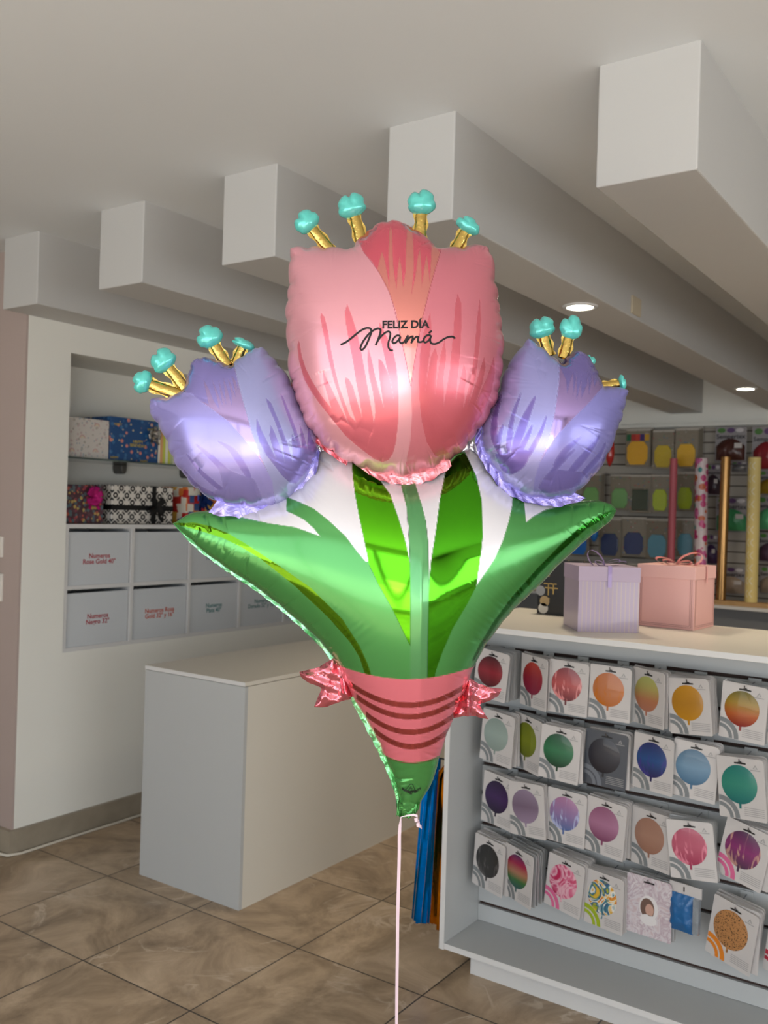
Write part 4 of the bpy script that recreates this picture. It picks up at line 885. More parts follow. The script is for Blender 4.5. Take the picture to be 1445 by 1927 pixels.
        if back:
            b = 5.0; nx = int((x1 - x0) / b) + 1; ny = int((y1 - y0) / b) + 1
            X, Y = np.meshgrid(x0 + b * np.arange(nx), y0 + b * np.arange(ny)); d, near, arc, tot = sdf(X.ravel(), Y.ravel(), s.poly, True); ins = (d > 1).reshape(X.shape)
            cell = ins[:-1, :-1] | ins[1:, :-1] | ins[:-1, 1:] | ins[1:, 1:]; J, I = np.nonzero(cell); ids = np.stack([J * nx + I, J * nx + I + 1, (J + 1) * nx + I + 1, (J + 1) * nx + I], 1)
            used, inv = np.unique(ids, return_inverse=True); F2 = inv.reshape(ids.shape); x = X.ravel()[used]; y = Y.ravel()[used]; du = d[used]; nr = near[used]; out = ~ins.ravel()[used]
            x = np.where(out, nr[:, 0], x); y = np.where(out, nr[:, 1], y); du = np.where(out, 0, du); s._arc = arc[used]; h2 = s.height(x, y, du, arc[used], wr=False); h2[out] = 0; s._arc = None
            h2 = h2 * s.Dp / FPX; V2 = loc(x, y, h2, s.Dp); Fs.append(F2 + len(V)); Vs.append(V2); Cs.append(paint(x, y, h2))
        return npmesh(name, np.concatenate(Vs), np.concatenate(Fs), np.concatenate(Cs), parent, m or FOIL)
    def surf(s, u, v, lift=1.0):
        """point on the front surface seen at picture position (u,v), as balloon-local metres"""
        u = np.asarray(u, float); v = np.asarray(v, float); h = np.zeros_like(u)
        for _ in range(4):
            sc = (s.Dp - h * s.Dp / FPX) / s.Dp; x = CX + (u - CX) * sc; y = CY + (v - CY) * sc
            d, _, arc, _ = sdf(x, y, s.poly, True); s._arc = arc; h = s.height(x, y, d, arc, wr=True); s._arc = None
        return loc(x, y, -(h + lift) * s.Dp / FPX, s.Dp)
def layer(C, u, v, poly, rgb, shine, soft=1.1, mask=None):
    poly = np.array(poly, float); lo = poly.min(0) - 3; hi = poly.max(0) + 3
    m = (u > lo[0]) & (u < hi[0]) & (v > lo[1]) & (v < hi[1])
    if not m.any(): return
    w = np.clip(.5 + sdf(u[m], v[m], poly) / soft, 0, 1)
    if mask is not None: w = w * mask[m]
    c = np.array([*lin(rgb), shine]); C[m] = C[m] * (1 - w[:, None]) + c * w[:, None]
def cover(u, v, poly, soft=1.1): return np.clip(.5 + sdf(u, v, np.array(poly, float)) / soft, 0, 1)
def tr(ox, oy, s, pts): return [(ox + x / s, oy + y / s) for x, y in pts]
def blade(pts, w):
    """pointed streak along a centre line, widest at 60 percent"""
    c = crom(pts, 4, closed=False); n = len(c); T_ = np.gradient(c, axis=0); T_ /= np.maximum(np.hypot(*T_.T), 1e-9)[:, None]; N_ = np.stack([T_[:, 1], -T_[:, 0]], 1); t = np.linspace(0, 1, n); ww = w / 2 * np.where(t < .6, np.sin(pi / 2 * t / .6), np.cos(pi / 2 * (t - .6) / .4) * .7 + .3)[:, None]
    return np.concatenate([c + N_ * ww, (c - N_ * ww)[::-1]])
def sm(pts, step=4): return crom(pts, step)
# ---- pink tulip
pink_out = [(548, 470), (548, 470), (545, 495), (545, 520), (541, 565), (539, 596), (541, 634), (543, 669), (546, 707), (556, 748), (570, 786), (592, 820), (620, 846), (655, 868), (690, 884), (730, 893), (765, 895), (800, 888), (844, 866), (876, 840), (903, 805), (926, 769), (938, 738), (943, 700), (946, 651), (943, 610), (937, 565), (930, 523), (926, 485), (918, 468), (896, 464), (862, 468), (829, 472), (806, 456), (782, 434), (758, 424), (739, 417), (715, 423), (690, 438), (672, 458), (668, 470), (650, 472), (620, 469), (586, 467), (560, 467)]
P2 = lambda pts: tr(530, 540, 5.072, pts); P3 = lambda pts: tr(730, 400, 3.7043, pts); P8 = lambda pts: tr(540, 350, 3.8026, pts); P4 = lambda pts: tr(270, 620, 4.25, pts); P5 = lambda pts: tr(890, 590, 4.5156, pts)
center_petal = [(668, 440), (684, 474), (700, 492), (712, 511), (732, 549), (745, 585), (754, 634), (766, 686), (773, 726), (778, 686), (788, 634), (799, 582), (813, 527), (824, 490), (829, 472), (829, 430), (740, 400), (668, 420)]
right_petal = [(829, 472), (813, 527), (799, 582), (788, 634), (778, 686), (773, 726), (775, 780), (772, 830), (762, 880), (758, 910), (980, 910), (980, 440), (829, 440)]
left_streaks = P2([(165, 505), (150, 560), (165, 700), (215, 880), (290, 1010), (360, 1110), (440, 1210), (520, 1310), (610, 1420), (700, 1500), (790, 1570), (880, 1640), (960, 1670), (1020, 1650), (1060, 1590), (1090, 1480), (1110, 1300), (1115, 1100), (1110, 900), (1090, 740), (1060, 600), (1000, 470), (935, 340), (930, 400), (950, 520), (985, 680), (1010, 800), (1050, 950), (1070, 1075), (1040, 900), (1000, 790), (960, 710), (925, 685), (925, 760), (935, 880), (955, 1010), (975, 1155), (930, 1000), (890, 850), (860, 700), (825, 575), (820, 700), (835, 850), (870, 1000), (890, 1130), (895, 1200), (880, 1300), (845, 1100), (800, 850), (760, 620), (720, 440), (670, 280), (625, 165), (603, 240), (610, 330), (640, 500), (680, 700), (710, 900), (745, 1080), (770, 1255), (720, 1090), (680, 950), (640, 880), (610, 860), (605, 900), (625, 1000), (660, 1150), (710, 1290), (650, 1230), (600, 1100), (550, 960), (510, 800), (470, 600), (440, 420), (410, 290), (375, 245), (370, 290), (385, 380), (415, 520), (450, 700), (500, 900), (560, 1080), (640, 1310), (560, 1150), (480, 980), (420, 860), (393, 795), (400, 900), (430, 1010), (475, 1160), (380, 1040), (290, 900), (230, 780), (190, 660)])
right_streaks = P3([(295, 695), (250, 830), (225, 960), (213, 1150), (220, 1300), (235, 1450), (270, 1600), (330, 1700), (420, 1680), (520, 1600), (600, 1500), (670, 1380), (720, 1250), (745, 1120), (740, 1000), (690, 1150), (610, 1330), (655, 1200), (680, 1080), (670, 1005), (620, 1170), (555, 1350), (615, 1130), (640, 900), (648, 750), (640, 600), (620, 750), (605, 950), (580, 1150), (525, 1370), (535, 1250), (545, 1120), (530, 1055), (500, 1180), (470, 1330), (480, 1200), (500, 1000), (512, 800), (510, 630), (485, 565), (468, 650), (455, 850), (430, 1100), (390, 1350), (385, 1150), (405, 1000), (395, 885), (365, 1000), (328, 1270), (335, 1150), (345, 1000), (330, 940), (300, 1000), (285, 1080), (260, 1240), (275, 1100), (295, 950), (302, 800)])
salmon = P8([(640, 640), (655, 560), (680, 468), (700, 540), (720, 650), (735, 750), (728, 500), (732, 330), (742, 288), (752, 330), (755, 500), (765, 620), (785, 750), (790, 620), (805, 508), (820, 590), (830, 740), (850, 600), (852, 420), (862, 310), (895, 310), (905, 450), (905, 600), (890, 780), (920, 640), (935, 520), (950, 445), (960, 560), (965, 730), (980, 600), (1000, 490), (1012, 600), (1020, 690), (1030, 560), (1036, 420), (1064, 430), (1100, 490), (1100, 700), (960, 1100), (890, 1450), (850, 1450), (770, 1000)])
def paint_pink(u, v, h):
    C = np.tile(np.array([*lin((226, 158, 170)), .1]), (len(u), 1))
    layer(C, u, v, left_streaks, (222, 112, 128), .25)
    layer(C, u, v, right_petal, (212, 122, 136), .1)
    mk = cover(u, v, right_petal); layer(C, u, v, right_streaks, (206, 98, 112), .2, mask=mk)
    mk = cover(u, v, center_petal, .8); layer(C, u, v, center_petal, (236, 104, 124), .5)
    layer(C, u, v, salmon, (238, 150, 142), .75, mask=mk)
    for edge in ([(684, 474), (712, 511), (732, 549), (754, 634), (773, 726)], [(829, 472), (813, 527), (799, 582), (788, 634), (773, 726)]):
        e = crom(edge, 4, False); layer(C, u, v, np.concatenate([e - [.5, 0], (e + [.5, 0])[::-1]]), (170, 60, 80), .3)
    return C
PK_L = Lobe(pink_out, D0 - .055, 1.12, 3, scal=6.0, pitch=36, crease=3.6, fine=.6)
PT = PK_L.build('pink_tulip', BAL, paint_pink, step=1.6); PT['label'] = 'large pink tulip head with striped petals'
# ---- purple tulips
lp_out = [(283, 752), (281, 771), (292, 790), (313, 824), (325, 859), (345, 892), (376, 924), (412, 944), (448, 951), (482, 953), (517, 949), (549, 930), (576, 897), (590, 873), (597, 842), (597, 822), (586, 802), (572, 775), (560, 752), (548, 721), (527, 690), (500, 660), (492, 653), (479, 656), (461, 667), (448, 678), (437, 690), (424, 684), (408, 680), (390, 672), (372, 675), (360, 688), (356, 705), (350, 722), (343, 738), (330, 744), (309, 748)]
lp_left = [(343, 738), (360, 739), (378, 755), (402, 772), (430, 793), (461, 828), (482, 853), (498, 877), (560, 990), (250, 990), (250, 720), (330, 725)]
lp_right = [(441, 690), (448, 721), (461, 769), (475, 817), (486, 850), (498, 877), (512, 905), (520, 960), (640, 960), (640, 640), (470, 640), (437, 660)]
P4r = P4([(905, 708), (940, 800), (1000, 920), (1060, 1030), (1030, 930), (1008, 850), (1018, 765), (1050, 830), (1100, 960), (1130, 1060), (1110, 900), (1050, 730), (1000, 620), (978, 545), (1020, 590), (1080, 730), (1140, 880), (1195, 1065), (1190, 950), (1185, 835), (1210, 880), (1240, 1000), (1200, 820), (1140, 650), (1095, 515), (1115, 540), (1160, 650), (1220, 800), (1270, 980), (1260, 860), (1248, 755), (1280, 840), (1310, 960), (1315, 755), (1340, 860), (1385, 950), (1370, 1030), (1300, 1140), (1220, 1230), (1170, 1225), (1110, 1170), (1050, 1090), (980, 1000), (930, 900), (903, 800)])
lp_teeth = P4([(300, 380), (340, 500), (420, 560), (480, 580), (522, 598), (500, 500), (478, 400), (520, 470), (560, 570), (608, 642), (585, 540), (548, 400), (590, 500), (636, 622), (615, 500), (600, 400), (630, 500), (662, 605), (650, 500), (640, 390), (670, 480), (705, 608), (705, 520), (672, 390), (700, 440), (740, 548), (725, 460), (705, 370), (735, 410), (760, 498), (745, 380), (720, 300), (600, 200), (330, 200)])
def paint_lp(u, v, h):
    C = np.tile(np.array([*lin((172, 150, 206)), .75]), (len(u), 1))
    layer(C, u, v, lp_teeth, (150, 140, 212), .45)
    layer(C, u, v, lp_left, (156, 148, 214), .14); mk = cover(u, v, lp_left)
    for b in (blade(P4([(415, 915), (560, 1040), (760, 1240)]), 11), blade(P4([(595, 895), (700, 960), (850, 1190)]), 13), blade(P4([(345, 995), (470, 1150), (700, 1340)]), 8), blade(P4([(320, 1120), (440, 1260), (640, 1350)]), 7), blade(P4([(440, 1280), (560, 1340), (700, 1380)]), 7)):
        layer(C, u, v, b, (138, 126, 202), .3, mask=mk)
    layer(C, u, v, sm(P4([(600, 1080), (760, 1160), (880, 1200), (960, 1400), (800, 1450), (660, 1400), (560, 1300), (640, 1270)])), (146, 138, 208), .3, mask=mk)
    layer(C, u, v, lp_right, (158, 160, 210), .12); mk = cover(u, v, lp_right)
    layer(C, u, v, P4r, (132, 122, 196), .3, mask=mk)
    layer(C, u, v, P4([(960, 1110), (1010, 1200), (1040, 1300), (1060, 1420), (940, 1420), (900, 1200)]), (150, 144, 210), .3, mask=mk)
    return C
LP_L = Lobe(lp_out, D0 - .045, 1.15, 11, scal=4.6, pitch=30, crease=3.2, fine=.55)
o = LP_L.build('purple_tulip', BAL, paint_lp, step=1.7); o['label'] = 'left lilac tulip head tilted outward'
rp_out = [(994, 639), (982, 652), (968, 671), (955, 689), (948, 707), (941, 731), (934, 752), (915, 786), (906, 811), (904, 831), (914, 856), (932, 883), (953, 911), (975, 926), (1003, 935), (1030, 938), (1054, 936), (1074, 932), (1096, 916), (1121, 890), (1141, 859), (1155, 824), (1168, 790), (1176, 759), (1181, 736), (1168, 731), (1150, 727), (1133, 729), (1128, 712), (1121, 693), (1107, 672), (1088, 662), (1070, 668), (1055, 684), (1040, 674), (1018, 654), (1004, 645)]
rp_left = [(1053, 686), (1052, 721), (1045, 773), (1034, 824), (1026, 848), (1016, 869), (1012, 905), (1010, 990), (880, 990), (880, 620), (1040, 620)]
rp_right = [(1131, 731), (1107, 759), (1072, 793), (1044, 824), (1028, 848), (1016, 869), (1005, 905), (1000, 960), (1220, 960), (1220, 700), (1140, 700)]
rp_teeth = P5([(700, 380), (735, 450), (790, 560), (800, 680), (830, 560), (850, 500), (850, 700), (875, 560), (880, 490), (880, 740), (920, 570), (920, 480), (920, 720), (975, 590), (975, 490), (985, 690), (1010, 560), (1005, 480), (1030, 620), (1060, 560), (1100, 640), (1130, 500), (1000, 300), (720, 300)])
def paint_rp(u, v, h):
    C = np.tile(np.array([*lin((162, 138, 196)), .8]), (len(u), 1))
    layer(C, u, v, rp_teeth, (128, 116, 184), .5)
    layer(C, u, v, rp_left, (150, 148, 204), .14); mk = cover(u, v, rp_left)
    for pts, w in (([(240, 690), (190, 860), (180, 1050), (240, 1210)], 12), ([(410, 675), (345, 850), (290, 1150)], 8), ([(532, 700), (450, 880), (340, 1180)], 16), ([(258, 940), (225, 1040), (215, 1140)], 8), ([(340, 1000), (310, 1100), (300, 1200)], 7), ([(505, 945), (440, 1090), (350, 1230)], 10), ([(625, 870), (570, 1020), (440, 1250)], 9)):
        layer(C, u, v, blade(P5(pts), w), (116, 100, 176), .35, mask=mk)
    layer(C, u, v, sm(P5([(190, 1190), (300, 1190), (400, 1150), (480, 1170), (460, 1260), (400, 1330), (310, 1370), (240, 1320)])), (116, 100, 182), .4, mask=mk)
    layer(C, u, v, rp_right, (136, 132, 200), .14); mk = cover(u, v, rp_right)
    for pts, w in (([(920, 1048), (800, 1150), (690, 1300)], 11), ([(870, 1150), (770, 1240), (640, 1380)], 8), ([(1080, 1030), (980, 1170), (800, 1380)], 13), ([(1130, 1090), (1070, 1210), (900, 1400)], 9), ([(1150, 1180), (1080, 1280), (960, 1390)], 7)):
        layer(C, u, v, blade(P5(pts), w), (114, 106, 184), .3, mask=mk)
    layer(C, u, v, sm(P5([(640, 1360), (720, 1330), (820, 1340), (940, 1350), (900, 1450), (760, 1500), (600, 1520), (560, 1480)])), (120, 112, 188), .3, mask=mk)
    return C
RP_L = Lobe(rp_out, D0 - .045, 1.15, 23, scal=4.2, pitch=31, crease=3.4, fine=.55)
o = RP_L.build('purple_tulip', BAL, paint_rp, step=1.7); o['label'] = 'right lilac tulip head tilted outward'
# ---- leaf body
body_out = [(325, 985), (325, 985), (360, 966), (395, 960), (440, 950), (500, 940), (560, 910), (590, 872), (604, 850), (634, 845), (661, 858), (690, 882), (730, 896), (765, 900), (805, 892), (838, 872), (863, 851), (884, 845), (904, 860), (925, 890), (950, 915), (990, 935), (1040, 942), (1090, 943), (1125, 942), (1150, 949), (1160, 961), (1152, 976), (1106, 1014), (1058, 1056), (1011, 1104), (963, 1150), (931, 1188), (906, 1225), (890, 1256), (878, 1290), (855, 1345), (831, 1409), (823, 1440), (808, 1482), (792, 1508), (784, 1526), (765, 1532), (748, 1528), (750, 1500), (742, 1475), (730, 1440), (712, 1398), (692, 1358), (669, 1319), (654, 1290), (632, 1245), (603, 1208), (555, 1163), (491, 1112), (427, 1070), (370, 1027)]
B3 = lambda pts: tr(300, 820, 3.1413, pts); B4 = lambda pts: tr(740, 820, 3.1413, pts)
white_left = [(330, 900), (385, 962), (430, 968), (507, 985), (555, 992), (602, 1009), (590, 994), (572, 978), (553, 968), (539, 962), (539, 935), (564, 945), (590, 957), (618, 979), (650, 1009), (672, 1038), (688, 1057), (694, 1056), (686, 1020), (676, 973), (668, 930), (664, 900), (661, 840), (560, 820)]
white_mid_l = [(690, 880), (712, 905), (732, 935), (748, 975), (759, 1020), (765, 1045), (771, 1062), (770, 1030), (769, 990), (765, 955), (755, 915), (750, 890)]
white_mid_r = [(776, 890), (782, 915), (793, 948), (801, 980), (806, 1020), (808, 1090), (812, 1050), (820, 1000), (828, 938), (838, 892), (856, 850), (800, 860)]
white_right = [(870, 840), (880, 862), (896, 896), (906, 941), (908, 1011), (903, 1060), (896, 1103), (910, 1082), (930, 1052), (946, 1018), (957, 982), (964, 950), (964, 930), (900, 820)]
white_right2 = [(983, 930), (987, 950), (990, 983), (1003, 972), (1025, 960), (1058, 951), (1090, 943), (1108, 938), (1080, 920)]
shine_l = [(661, 840), (664, 900), (668, 930), (676, 973), (686, 1020), (694, 1062), (712, 1100), (739, 1148), (760, 1192), (772, 1216), (773, 1130), (772, 1062), (762, 1015), (749, 973), (734, 930), (712, 900), (685, 875)]
shine_r = [(863, 846), (878, 858), (896, 896), (906, 941), (908, 1011), (903, 1060), (896, 1103), (880, 1135), (851, 1184), (832, 1228), (820, 1262), (816, 1281), (804, 1281), (805, 1200), (807, 1120), (808, 1090), (812, 1050), (820, 1000), (828, 938), (838, 890), (850, 862)]
rib_l = [(325, 985), (364, 983), (395, 990), (430, 1004), (459, 1021), (523, 1063), (586, 1107), (644, 1165), (676, 1215), (692, 1250), (700, 1275), (689, 1275), (676, 1236), (660, 1210), (618, 1162), (555, 1103), (491, 1052), (453, 1029), (420, 1013), (380, 1000)]
rib_r = [(1156, 958), (1125, 972), (1097, 987), (1058, 1022), (1011, 1070), (963, 1124), (931, 1167), (902, 1213), (888, 1243), (892, 1243), (909, 1215), (938, 1170), (970, 1130), (1016, 1078), (1062, 1032), (1102, 996), (1130, 980)]
stem_r = [(964, 946), (966, 968), (958, 990), (976, 1000), (982, 975), (978, 946)]
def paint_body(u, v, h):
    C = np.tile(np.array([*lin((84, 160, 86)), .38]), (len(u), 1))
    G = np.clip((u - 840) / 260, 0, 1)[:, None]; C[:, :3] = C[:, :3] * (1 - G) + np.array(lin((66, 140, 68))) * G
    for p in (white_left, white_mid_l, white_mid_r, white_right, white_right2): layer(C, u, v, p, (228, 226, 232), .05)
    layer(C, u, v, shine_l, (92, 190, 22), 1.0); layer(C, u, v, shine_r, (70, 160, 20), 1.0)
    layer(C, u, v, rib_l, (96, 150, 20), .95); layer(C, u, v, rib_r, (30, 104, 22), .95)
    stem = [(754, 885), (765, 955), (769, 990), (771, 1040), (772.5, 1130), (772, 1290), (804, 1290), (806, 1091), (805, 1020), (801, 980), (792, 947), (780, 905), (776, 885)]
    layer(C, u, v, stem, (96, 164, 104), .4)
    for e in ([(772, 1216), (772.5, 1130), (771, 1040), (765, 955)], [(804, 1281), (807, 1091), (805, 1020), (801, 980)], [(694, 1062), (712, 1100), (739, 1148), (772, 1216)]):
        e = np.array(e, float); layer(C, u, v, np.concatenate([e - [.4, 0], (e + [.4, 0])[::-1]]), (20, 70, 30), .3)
    # pink wrap and its stripes
    t = np.linspace(-1, 1, 21); top = [(760 + 135 * q, 1278 - 27 * q * q + (2 if q > 0 else -4) * abs(q)) for q in t]; bot = [(776 + 56 * q, 1435 - 16 * q * q) for q in t[::-1]]
    layer(C, u, v, top + bot, (228, 120, 134), .12)
    for yc, hw, xc, sag in ((1327, 112, 770, 40), (1349, 100, 771, 38), (1378, 84, 773, 34), (1405, 72, 775, 32)):
        a = [(xc + hw * q, yc - 5 - sag * q * q) for q in t]; b = [(xc + hw * q, yc + 5 - sag * q * q) for q in t[::-1]]
        layer(C, u, v, a + b, (196, 92, 92), .9)
    e = [(776 + 58 * q, 1436 - 16 * q * q) for q in t]; layer(C, u, v, e + [(x, y + 1.2) for x, y in e[::-1]], (130, 60, 60), .5)
    return C
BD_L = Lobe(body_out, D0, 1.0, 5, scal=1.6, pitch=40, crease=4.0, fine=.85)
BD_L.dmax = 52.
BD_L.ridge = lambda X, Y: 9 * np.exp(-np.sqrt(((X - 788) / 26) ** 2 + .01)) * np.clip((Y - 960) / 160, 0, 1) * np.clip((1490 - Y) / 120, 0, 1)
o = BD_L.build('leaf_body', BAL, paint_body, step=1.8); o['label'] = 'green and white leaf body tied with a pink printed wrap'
# ---- crinkled seam flanges
def flange(inner, outer, Dp, rgb, shine, parent, seed, n=90, amp=.9, label=None):
    g = np.random.RandomState(seed); a = crom(inner, 2, False); b = crom(outer, 2, False)
    ra = a[np.linspace(0, len(a) - 1, n).astype(int)]; rb_ = b[np.linspace(0, len(b) - 1, n).astype(int)]; R_ = 5; V = []; wv0 = np.convolve(g.normal(0, 1, n + 6), np.hanning(9)[1:-1], 'valid')
    for j in range(R_):
        t = j / (R_ - 1); P = ra * (1 - t) + rb_ * t; dz = np.convolve(g.normal(0, 1, n + 4), [.1, .25, .3, .25, .1], 'valid') * amp * 3.2 * (.3 + t * .7) + np.convolve(wv0, np.ones(2) / 2, 'same') * t * 1.2 * min(1, amp * 1.5)
        P = P + (rb_ - ra) * (0.07 * np.sin(np.arange(n) * .55 + seed))[:, None] * t
        V.append(loc(P[:, 0], P[:, 1], (-1.5 * t + dz) * D0 / FPX, Dp))
    V = np.concatenate(V); F_ = np.array([(j * n + i, j * n + i + 1, (j + 1) * n + i + 1, (j + 1) * n + i) for j in range(R_ - 1) for i in range(n - 1)])
    C = np.tile(np.array([*lin(rgb), shine]), (len(V), 1)); return npmesh('seam_flange', V, F_, C, parent, FOILC)
flange([(655, 862), (690, 880), (730, 890), (765, 891), (800, 885), (845, 860)], [(668, 872), (696, 894), (728, 908), (765, 913), (805, 906), (850, 878)], PK_L.Dp, (232, 150, 160), .35, PT, 1)
flange([(546, 707), (556, 748), (570, 786), (594, 820), (622, 845), (655, 866)], [(549, 725), (552, 752), (562, 788), (588, 826), (616, 852), (652, 876)], PK_L.Dp + .004, (232, 128, 142), .5, PT, 2, amp=1)
flange([(410, 940), (448, 948), (482, 950), (517, 946), (549, 927), (574, 897), (596, 842)], [(392, 966), (445, 974), (486, 977), (524, 969), (560, 950), (586, 916), (603, 850)], LP_L.Dp, (160, 150, 216), .35, BAL, 3)
flange([(940, 735), (915, 786), (906, 811), (906, 831), (916, 856), (934, 883), (956, 910), (978, 924), (1004, 933), (1051, 933), (1084, 928)], [(930, 750), (906, 786), (897, 811), (894, 836), (903, 862), (922, 893), (945, 921), (970, 938), (1004, 948), (1054, 953), (1103, 938)], RP_L.Dp, (146, 136, 208), .35, BAL, 4, n=130)
flange([(330, 988), (370, 1026), (427, 1069), (491, 1111), (555, 1162), (603, 1207), (634, 1247)], [(326, 985), (366, 1029), (423, 1073), (487, 1116), (550, 1167), (598, 1212), (628, 1250)], D0 - .004, (150, 216, 170), .5, BAL, 5, n=150, amp=.35)
flange([(634, 1247), (656, 1290), (671, 1319), (694, 1360), (714, 1400), (731, 1440), (743, 1475), (750, 1500), (750, 1532)], [(628, 1243), (649, 1292), (663, 1322), (684, 1362), (706, 1404), (724, 1443), (738, 1478), (745, 1503), (746, 1536)], D0 - .006, (120, 200, 136), .5, BAL, 6, n=130, amp=.4)
flange([(590, 872), (604, 852), (634, 847), (661, 860), (672, 872)], [(586, 856), (598, 826), (622, 836), (652, 850), (680, 872)], D0 - .004, (222, 222, 228), .4, BAL, 7, n=50)
flange([(855, 858), (884, 847), (904, 862), (925, 890)], [(850, 850), (884, 830), (912, 852), (932, 884)], D0 - .004, (222, 222, 228), .4, BAL, 8, n=50)
# neck
flange([(748, 1505), (760, 1515), (775, 1517), (790, 1508)], [(746, 1533), (757, 1540), (772, 1538), (788, 1524)], D0 - .012, (70, 140, 70), .5, BAL, 9, n=40, amp=.8)
# ---- bow tails of the wrap
def tail(poly, label, seed, fold):
    g = np.random.RandomState(seed); P = np.array(poly, float); lo, hi = P.min(0), P.max(0); st = 2.0
    nx = int((hi[0] - lo[0]) / st) + 3; ny = int((hi[1] - lo[1]) / st) + 3; X, Y = np.meshgrid(lo[0] - st + st * np.arange(nx), lo[1] - st + st * np.arange(ny))
    d, near, _, _ = sdf(X.ravel(), Y.ravel(), P, True); ins = (d > 0).reshape(X.shape); cell = ins[:-1, :-1] | ins[1:, :-1] | ins[:-1, 1:] | ins[1:, 1:]; J, I = np.nonzero(cell)
    ids = np.stack([J * nx + I, (J + 1) * nx + I, (J + 1) * nx + I + 1, J * nx + I + 1], 1); used, inv = np.unique(ids, return_inverse=True); F_ = inv.reshape(ids.shape)
    x, y = X.ravel()[used], Y.ravel()[used]; out = ~ins.ravel()[used]; nr = near[used]; x = np.where(out, nr[:, 0], x); y = np.where(out, nr[:, 1], y)
    a = g.uniform(0, 6, 8); z = 3 * np.sin(x * .16 + y * .05 + a[0]) + 1.6 * np.sin(x * .1 - y * .25 + a[1]) + .35 * np.sin(x * .35 + y * .22 + 3 * np.sin(y * .07 + a[4]) + a[2]) + fold(x, y)
    dm = np.clip(d[used], 0, 8); V = loc(x, y, -(z + dm * .8) * D0 / FPX, D0 - .006); C = np.tile(np.array([*lin((226, 124, 138)), .75]), (len(x), 1))
    V2 = V.copy(); V2[:, 1] += .004; V = np.concatenate([V, V2]); F_ = np.concatenate([F_, F_[:, ::-1] + len(x)]); C = np.concatenate([C, C])
    o = npmesh('bow_tail', V, F_, C, BAL, FOILC); o['label'] = label
tail([(628, 1238), (600, 1256), (563, 1265), (566, 1274), (584, 1287), (606, 1295), (598, 1312), (591, 1330), (615, 1331), (640, 1320), (663, 1314), (672, 1322), (655, 1288), (640, 1258)], 'crinkled pink foil bow tail, left', 1, lambda x, y: 8 * np.exp(-((x - 640 - (y - 1250) * .25) / 5) ** 2))
tail([(884, 1275), (900, 1287), (920, 1293), (944, 1297), (938, 1311), (915, 1320), (902, 1326), (910, 1340), (919, 1354), (893, 1348), (872, 1346), (851, 1353), (858, 1330), (870, 1300)], 'crinkled pink foil bow tail, right', 2, lambda x, y: 8 * np.exp(-((x - 880) / 5) ** 2))
# ---- stamens
GOLD = mat('gold_foil', (206, 176, 98), .13, 1, bump=.2, bscale=70); MINT = mat('mint_foil', (96, 206, 196), .2, .25, coat=.5, bump=.15, bscale=60)
def stamen(bu, bv, tu, tv, w, r, Dp, rot=0, squash=1.0, lob=3, ph=0):
    a = Vector(loc(np.array([bu]), np.array([bv]), 0, Dp)[0]); b = Vector(loc(np.array([tu]), np.array([tv]), 0, Dp)[0]); s = Dp / FPX
    st = bpy.data.objects.new('stamen', None); bpy.data.objects.remove(st)
    d = b - a; side = Vector((d.z, 0, -d.x)).normalized(); n = 12; vs = []; steps = 9; ax = d.normalized()
    for j in range(steps + 1):
        t = j / steps; c = a + d * t * .86; ww = w * s / 2 * (1.12 - .2 * t + .02 * sin(j * 1.3 + ph)); 
        for k in range(n):
            q = 2 * pi * k / n; vs.append(c + side * (cos(q) * ww) + Vector((0, 1, 0)) * (sin(q) * ww * .62))
    m = MB().add(vs, [(j * n + k, j * n + (k + 1) % n, (j + 1) * n + (k + 1) % n, (j + 1) * n + k) for j in range(steps) for k in range(n)], GOLD)
    # flat crinkled seam wings on both sides of the tube
    for sg in (-1, 1):
        vs = []
        for j in range(steps + 1):
            t = j / steps; c = a + d * t * .84; e = w * s / 2; vs += [c + side * sg * e * .9, c + side * sg * e * (1.26 + .2 * sin(j * 1.3 + sg * 2 + ph)) + Vector((0, .0015 * sin(j * 3.1), 0))]
        m.add(vs, [(2 * j, 2 * j + 1, 2 * j + 3, 2 * j + 2) for j in range(steps)], GOLD)
    tube = m.build('stamen', BAL, smooth=True)
    # lumpy heart-like anther
    nu, nv = 36, 20; vs = []; R_ = r * s * 1.12; cen = b
    for j in range(nv + 1):
        th = pi * j / nv
        for i in range(nu):
            f = 2 * pi * i / nu; x = sin(th) * cos(f); y = sin(th) * sin(f); z = cos(th)
            az = math.atan2(x, z) + ph; k = 1 - .26 * max(0, cos(az)) ** 60 - .13 * max(0, cos(az - 1.5)) ** 50 - .10 * max(0, cos(az + 1.4)) ** 50 + .03 * sin(2 * az + ph)
            k *= 1 + .012 * sin(9 * f + 4 * th)
            if z < -.3: k *= 1 - .35 * (-z - .3)
            p = side * (x * R_ * k) + Vector((0, 1, 0)) * (y * R_ * .72 * k) + ax * (z * R_ * k * squash); vs.append(cen + p)
    MB().add(vs, [(j * nu + i, (j + 1) * nu + i, (j + 1) * nu + (i + 1) % nu, j * nu + (i + 1) % nu) for j in range(nv) for i in range(nu)], MINT).build('anther', tube, smooth=True)
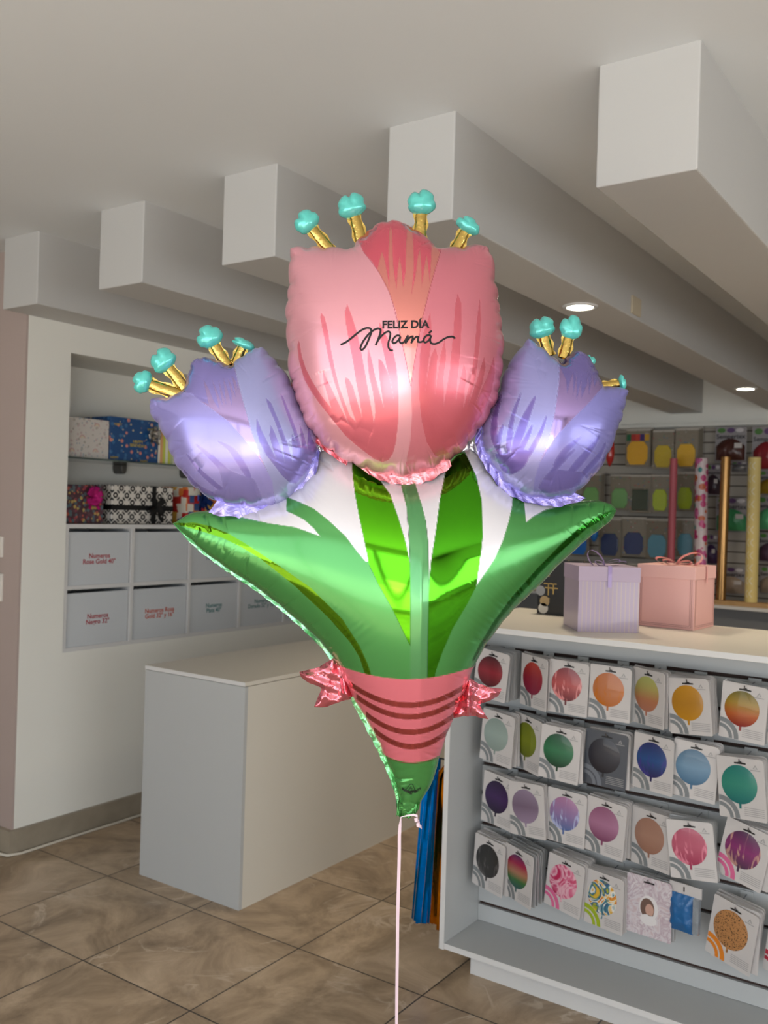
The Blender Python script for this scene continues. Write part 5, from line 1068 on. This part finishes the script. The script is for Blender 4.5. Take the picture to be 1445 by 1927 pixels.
for args in ((622, 472, 578, 419, 20, 23, D0 - .05, 0, .9, 3, .4), (682, 462, 662, 390, 21, 25, D0 - .05, 0, .95, 3, 0), (790, 448, 793, 384, 21, 25, D0 - .045, 0, .95, 3, .3), (856, 472, 880, 426, 20, 22, D0 - .045, 0, .7, 3, .9),
             (340, 744, 270, 719, 21, 21, D0 - .05, 0, .85, 3, .5), (350, 733, 308, 680, 20, 23, D0 - .05, 0, .95, 3, .1), (428, 690, 395, 636, 20, 23, D0 - .04, 0, .95, 3, .7), (440, 692, 458, 648, 18, 20, D0 - .03, 0, .5, 2, 1.4),
             (1033, 670, 1020, 619, 21, 23, D0 - .03, 0, .9, 2, 0), (1060, 674, 1074, 619, 19, 20, D0 - .045, 0, 1.15, 2, .6), (1128, 728, 1170, 721, 15, 15, D0 - .03, 0, .45, 2, .6), (1100, 690, 1108, 680, 8, 12, D0 - .0, 0, .9, 2, .2)):
    stamen(*args)
# ---- lettering on the pink head
INK = mat('black_ink', (8, 4, 8), .65)
def print_on(lobe, V2, faces, name, m, lift=1.0):
    V = lobe.surf(V2[:, 0], V2[:, 1], lift); me = bpy.data.meshes.new(name); me.from_pydata(V.tolist(), [], faces); me.materials.append(m); me.update()
    o = bpy.data.objects.new(name, me); COL.objects.link(o); o.parent = BAL; return o
def place_text(lobe, body, x0, x1, ybase, cap, name, m, bold, curve=0, tilt=0, lift=1.0):
    me = text_mesh(body, 1.0, bold); co = np.empty(len(me.vertices) * 3); me.vertices.foreach_get('co', co); co = co.reshape(-1, 3); lo, hi = co.min(0), co.max(0)
    fs = [list(p.vertices) for p in me.polygons]; cap0 = .70
    base = np.median(co[:, 1][co[:, 1] < lo[1] + .25]) if len(co) else 0; base = lo[1]
    u = x0 + (co[:, 0] - lo[0]) / (hi[0] - lo[0]) * (x1 - x0); v = ybase - (co[:, 1] - base) / cap0 * cap
    q = (u - (x0 + x1) / 2) / ((x1 - x0) / 2); v = v - curve * q * q + tilt * (u - x0)
    return print_on(lobe, np.stack([u, v], 1), fs, name, m, lift)
place_text(PK_L, 'FELIZ DÍA', 719.5, 808, 618.5, 14.0, 'printed_lettering', INK, .03, tilt=-.014, lift=1.2)
P1 = lambda pts: tr(620, 580, 5.558, pts)
strokes = [[(115, 382), (160, 362), (220, 320), (290, 262), (350, 222), (395, 207), (430, 215), (436, 250), (420, 300), (395, 360), (365, 415), (337, 440), (322, 425), (335, 380), (370, 320), (420, 262), (470, 225), (510, 212), (535, 225), (530, 262), (510, 320), (490, 370), (482, 388), (502, 345), (545, 290), (590, 252), (620, 243), (636, 260), (630, 310), (614, 370), (618, 415), (640, 443), (665, 438)],
           [(740, 292), (715, 284), (690, 295), (665, 325), (656, 352), (672, 369), (700, 355), (728, 322), (742, 294), (733, 330), (736, 358), (757, 369), (785, 346), (808, 305), (822, 284), (812, 330), (794, 369), (820, 330), (850, 300), (872, 294), (868, 322), (855, 364), (880, 326), (910, 298), (932, 300), (924, 330), (926, 353), (950, 356), (985, 340)],
           [(1060, 288), (1038, 280), (1012, 290), (990, 315), (984, 345), (1000, 361), (1030, 345), (1055, 312), (1066, 285), (1052, 330), (1062, 366), (1095, 375), (1140, 361), (1190, 327), (1240, 303), (1290, 299), (1315, 318)], [(1038, 262), (1070, 236)]]
V_, F_ = [], []
for st in strokes:
    c = crom(P1(st), 1.2, False); T_ = np.gradient(c, axis=0); T_ /= np.maximum(np.hypot(*T_.T), 1e-9)[:, None]; N_ = np.stack([T_[:, 1], -T_[:, 0]], 1); n = len(c); b0 = sum(len(x) for x in V_)
    wv = 1.75 * np.ones(n); wv[0] = wv[-1] = .7; V_.append(np.concatenate([c + N_ * wv[:, None], c - N_ * wv[:, None]])); F_ += [[b0 + i, b0 + i + 1, b0 + n + i + 1, b0 + n + i] for i in range(n - 1)]
print_on(PK_L, np.concatenate(V_), F_, 'printed_script', INK, 1.0)
DG = mat('dark_green_ink', (6, 26, 10), .6)
place_text(BD_L, 'anagram', 756, 792, 1495, 7.0, 'printed_brand', DG, .03, curve=7)
tri = [(775, 1476), (775, 1476), (770, 1477), (764, 1488), (779, 1490), (782, 1489), (778, 1478)]
V_, F_ = [], []
for pl, wd in (([(771, 1476), (764, 1486), (763, 1488), (781, 1490), (777, 1477), (774, 1475.5), (771, 1476)], .5), ([(768, 1486), (773, 1480), (777, 1487)], .35), ([(770, 1486), (773, 1483), (775, 1487)], .35)):
    c = crom(pl, .8, False); T_ = np.gradient(c, axis=0); T_ /= np.maximum(np.hypot(*T_.T), 1e-9)[:, None]; N_ = np.stack([T_[:, 1], -T_[:, 0]], 1) * wd; n = len(c); b0 = sum(len(x) for x in V_)
    V_.append(np.concatenate([c + N_, c - N_])); F_ += [[b0 + i, b0 + i + 1, b0 + n + i + 1, b0 + n + i] for i in range(n - 1)]
print_on(BD_L, np.concatenate(V_), F_, 'printed_logo', DG, 1.0)
# ---- ribbon
RB_ = mat('pale_pink_ribbon', (240, 214, 226), .3, coat=.3)
rp = [(754, 1533), (751.5, 1560), (751, 1600), (749.5, 1660), (748, 1720), (747.5, 1780), (746.5, 1850), (746, 1900), (745.5, 1990)]
c = crom(rp, 8, False); hw_ = np.interp(c[:, 1], [1533, 1552, 1700, 1990], [1.0, 3.0, 3.0, 2.6]); A_ = loc(c[:, 0] - hw_, c[:, 1], -.016); B_ = loc(c[:, 0] + hw_, c[:, 1], -.014); n = len(c)
r_ = MB().add([tuple(p) for p in A_] + [tuple(p) for p in B_], [(i, i + 1, n + i + 1, n + i) for i in range(n - 1)], RB_)
# tie across the neck and the curled free end
c = np.array([(753, 1531), (765, 1527), (778, 1525), (785, 1527)]); A_ = loc(c[:, 0], c[:, 1], -.02); B_ = loc(c[:, 0], c[:, 1] + [1, 3, 4, 5], -.02); n = 4
r_.add([tuple(p) for p in A_] + [tuple(p) for p in B_], [(i, i + 1, n + i + 1, n + i) for i in range(n - 1)], RB_)
vs = []
for i in range(26):
    q = i / 25; a = q * 4 * pi; cx_ = 781 + 7 * q; cy_ = 1530 + 18 * q
    p = loc(np.array([cx_ + 4.2 * cos(a)]), np.array([cy_]), -.018 - .0045 * sin(a))[0]; p2 = loc(np.array([cx_ + 4.2 * cos(a) + 1]), np.array([cy_ + 7]), -.018 - .0045 * sin(a))[0]; vs += [tuple(p), tuple(p2)]
r_.add(vs, [(2 * i, 2 * i + 1, 2 * i + 3, 2 * i + 2) for i in range(25)], RB_)
r_.build('ribbon', BAL, smooth=True)
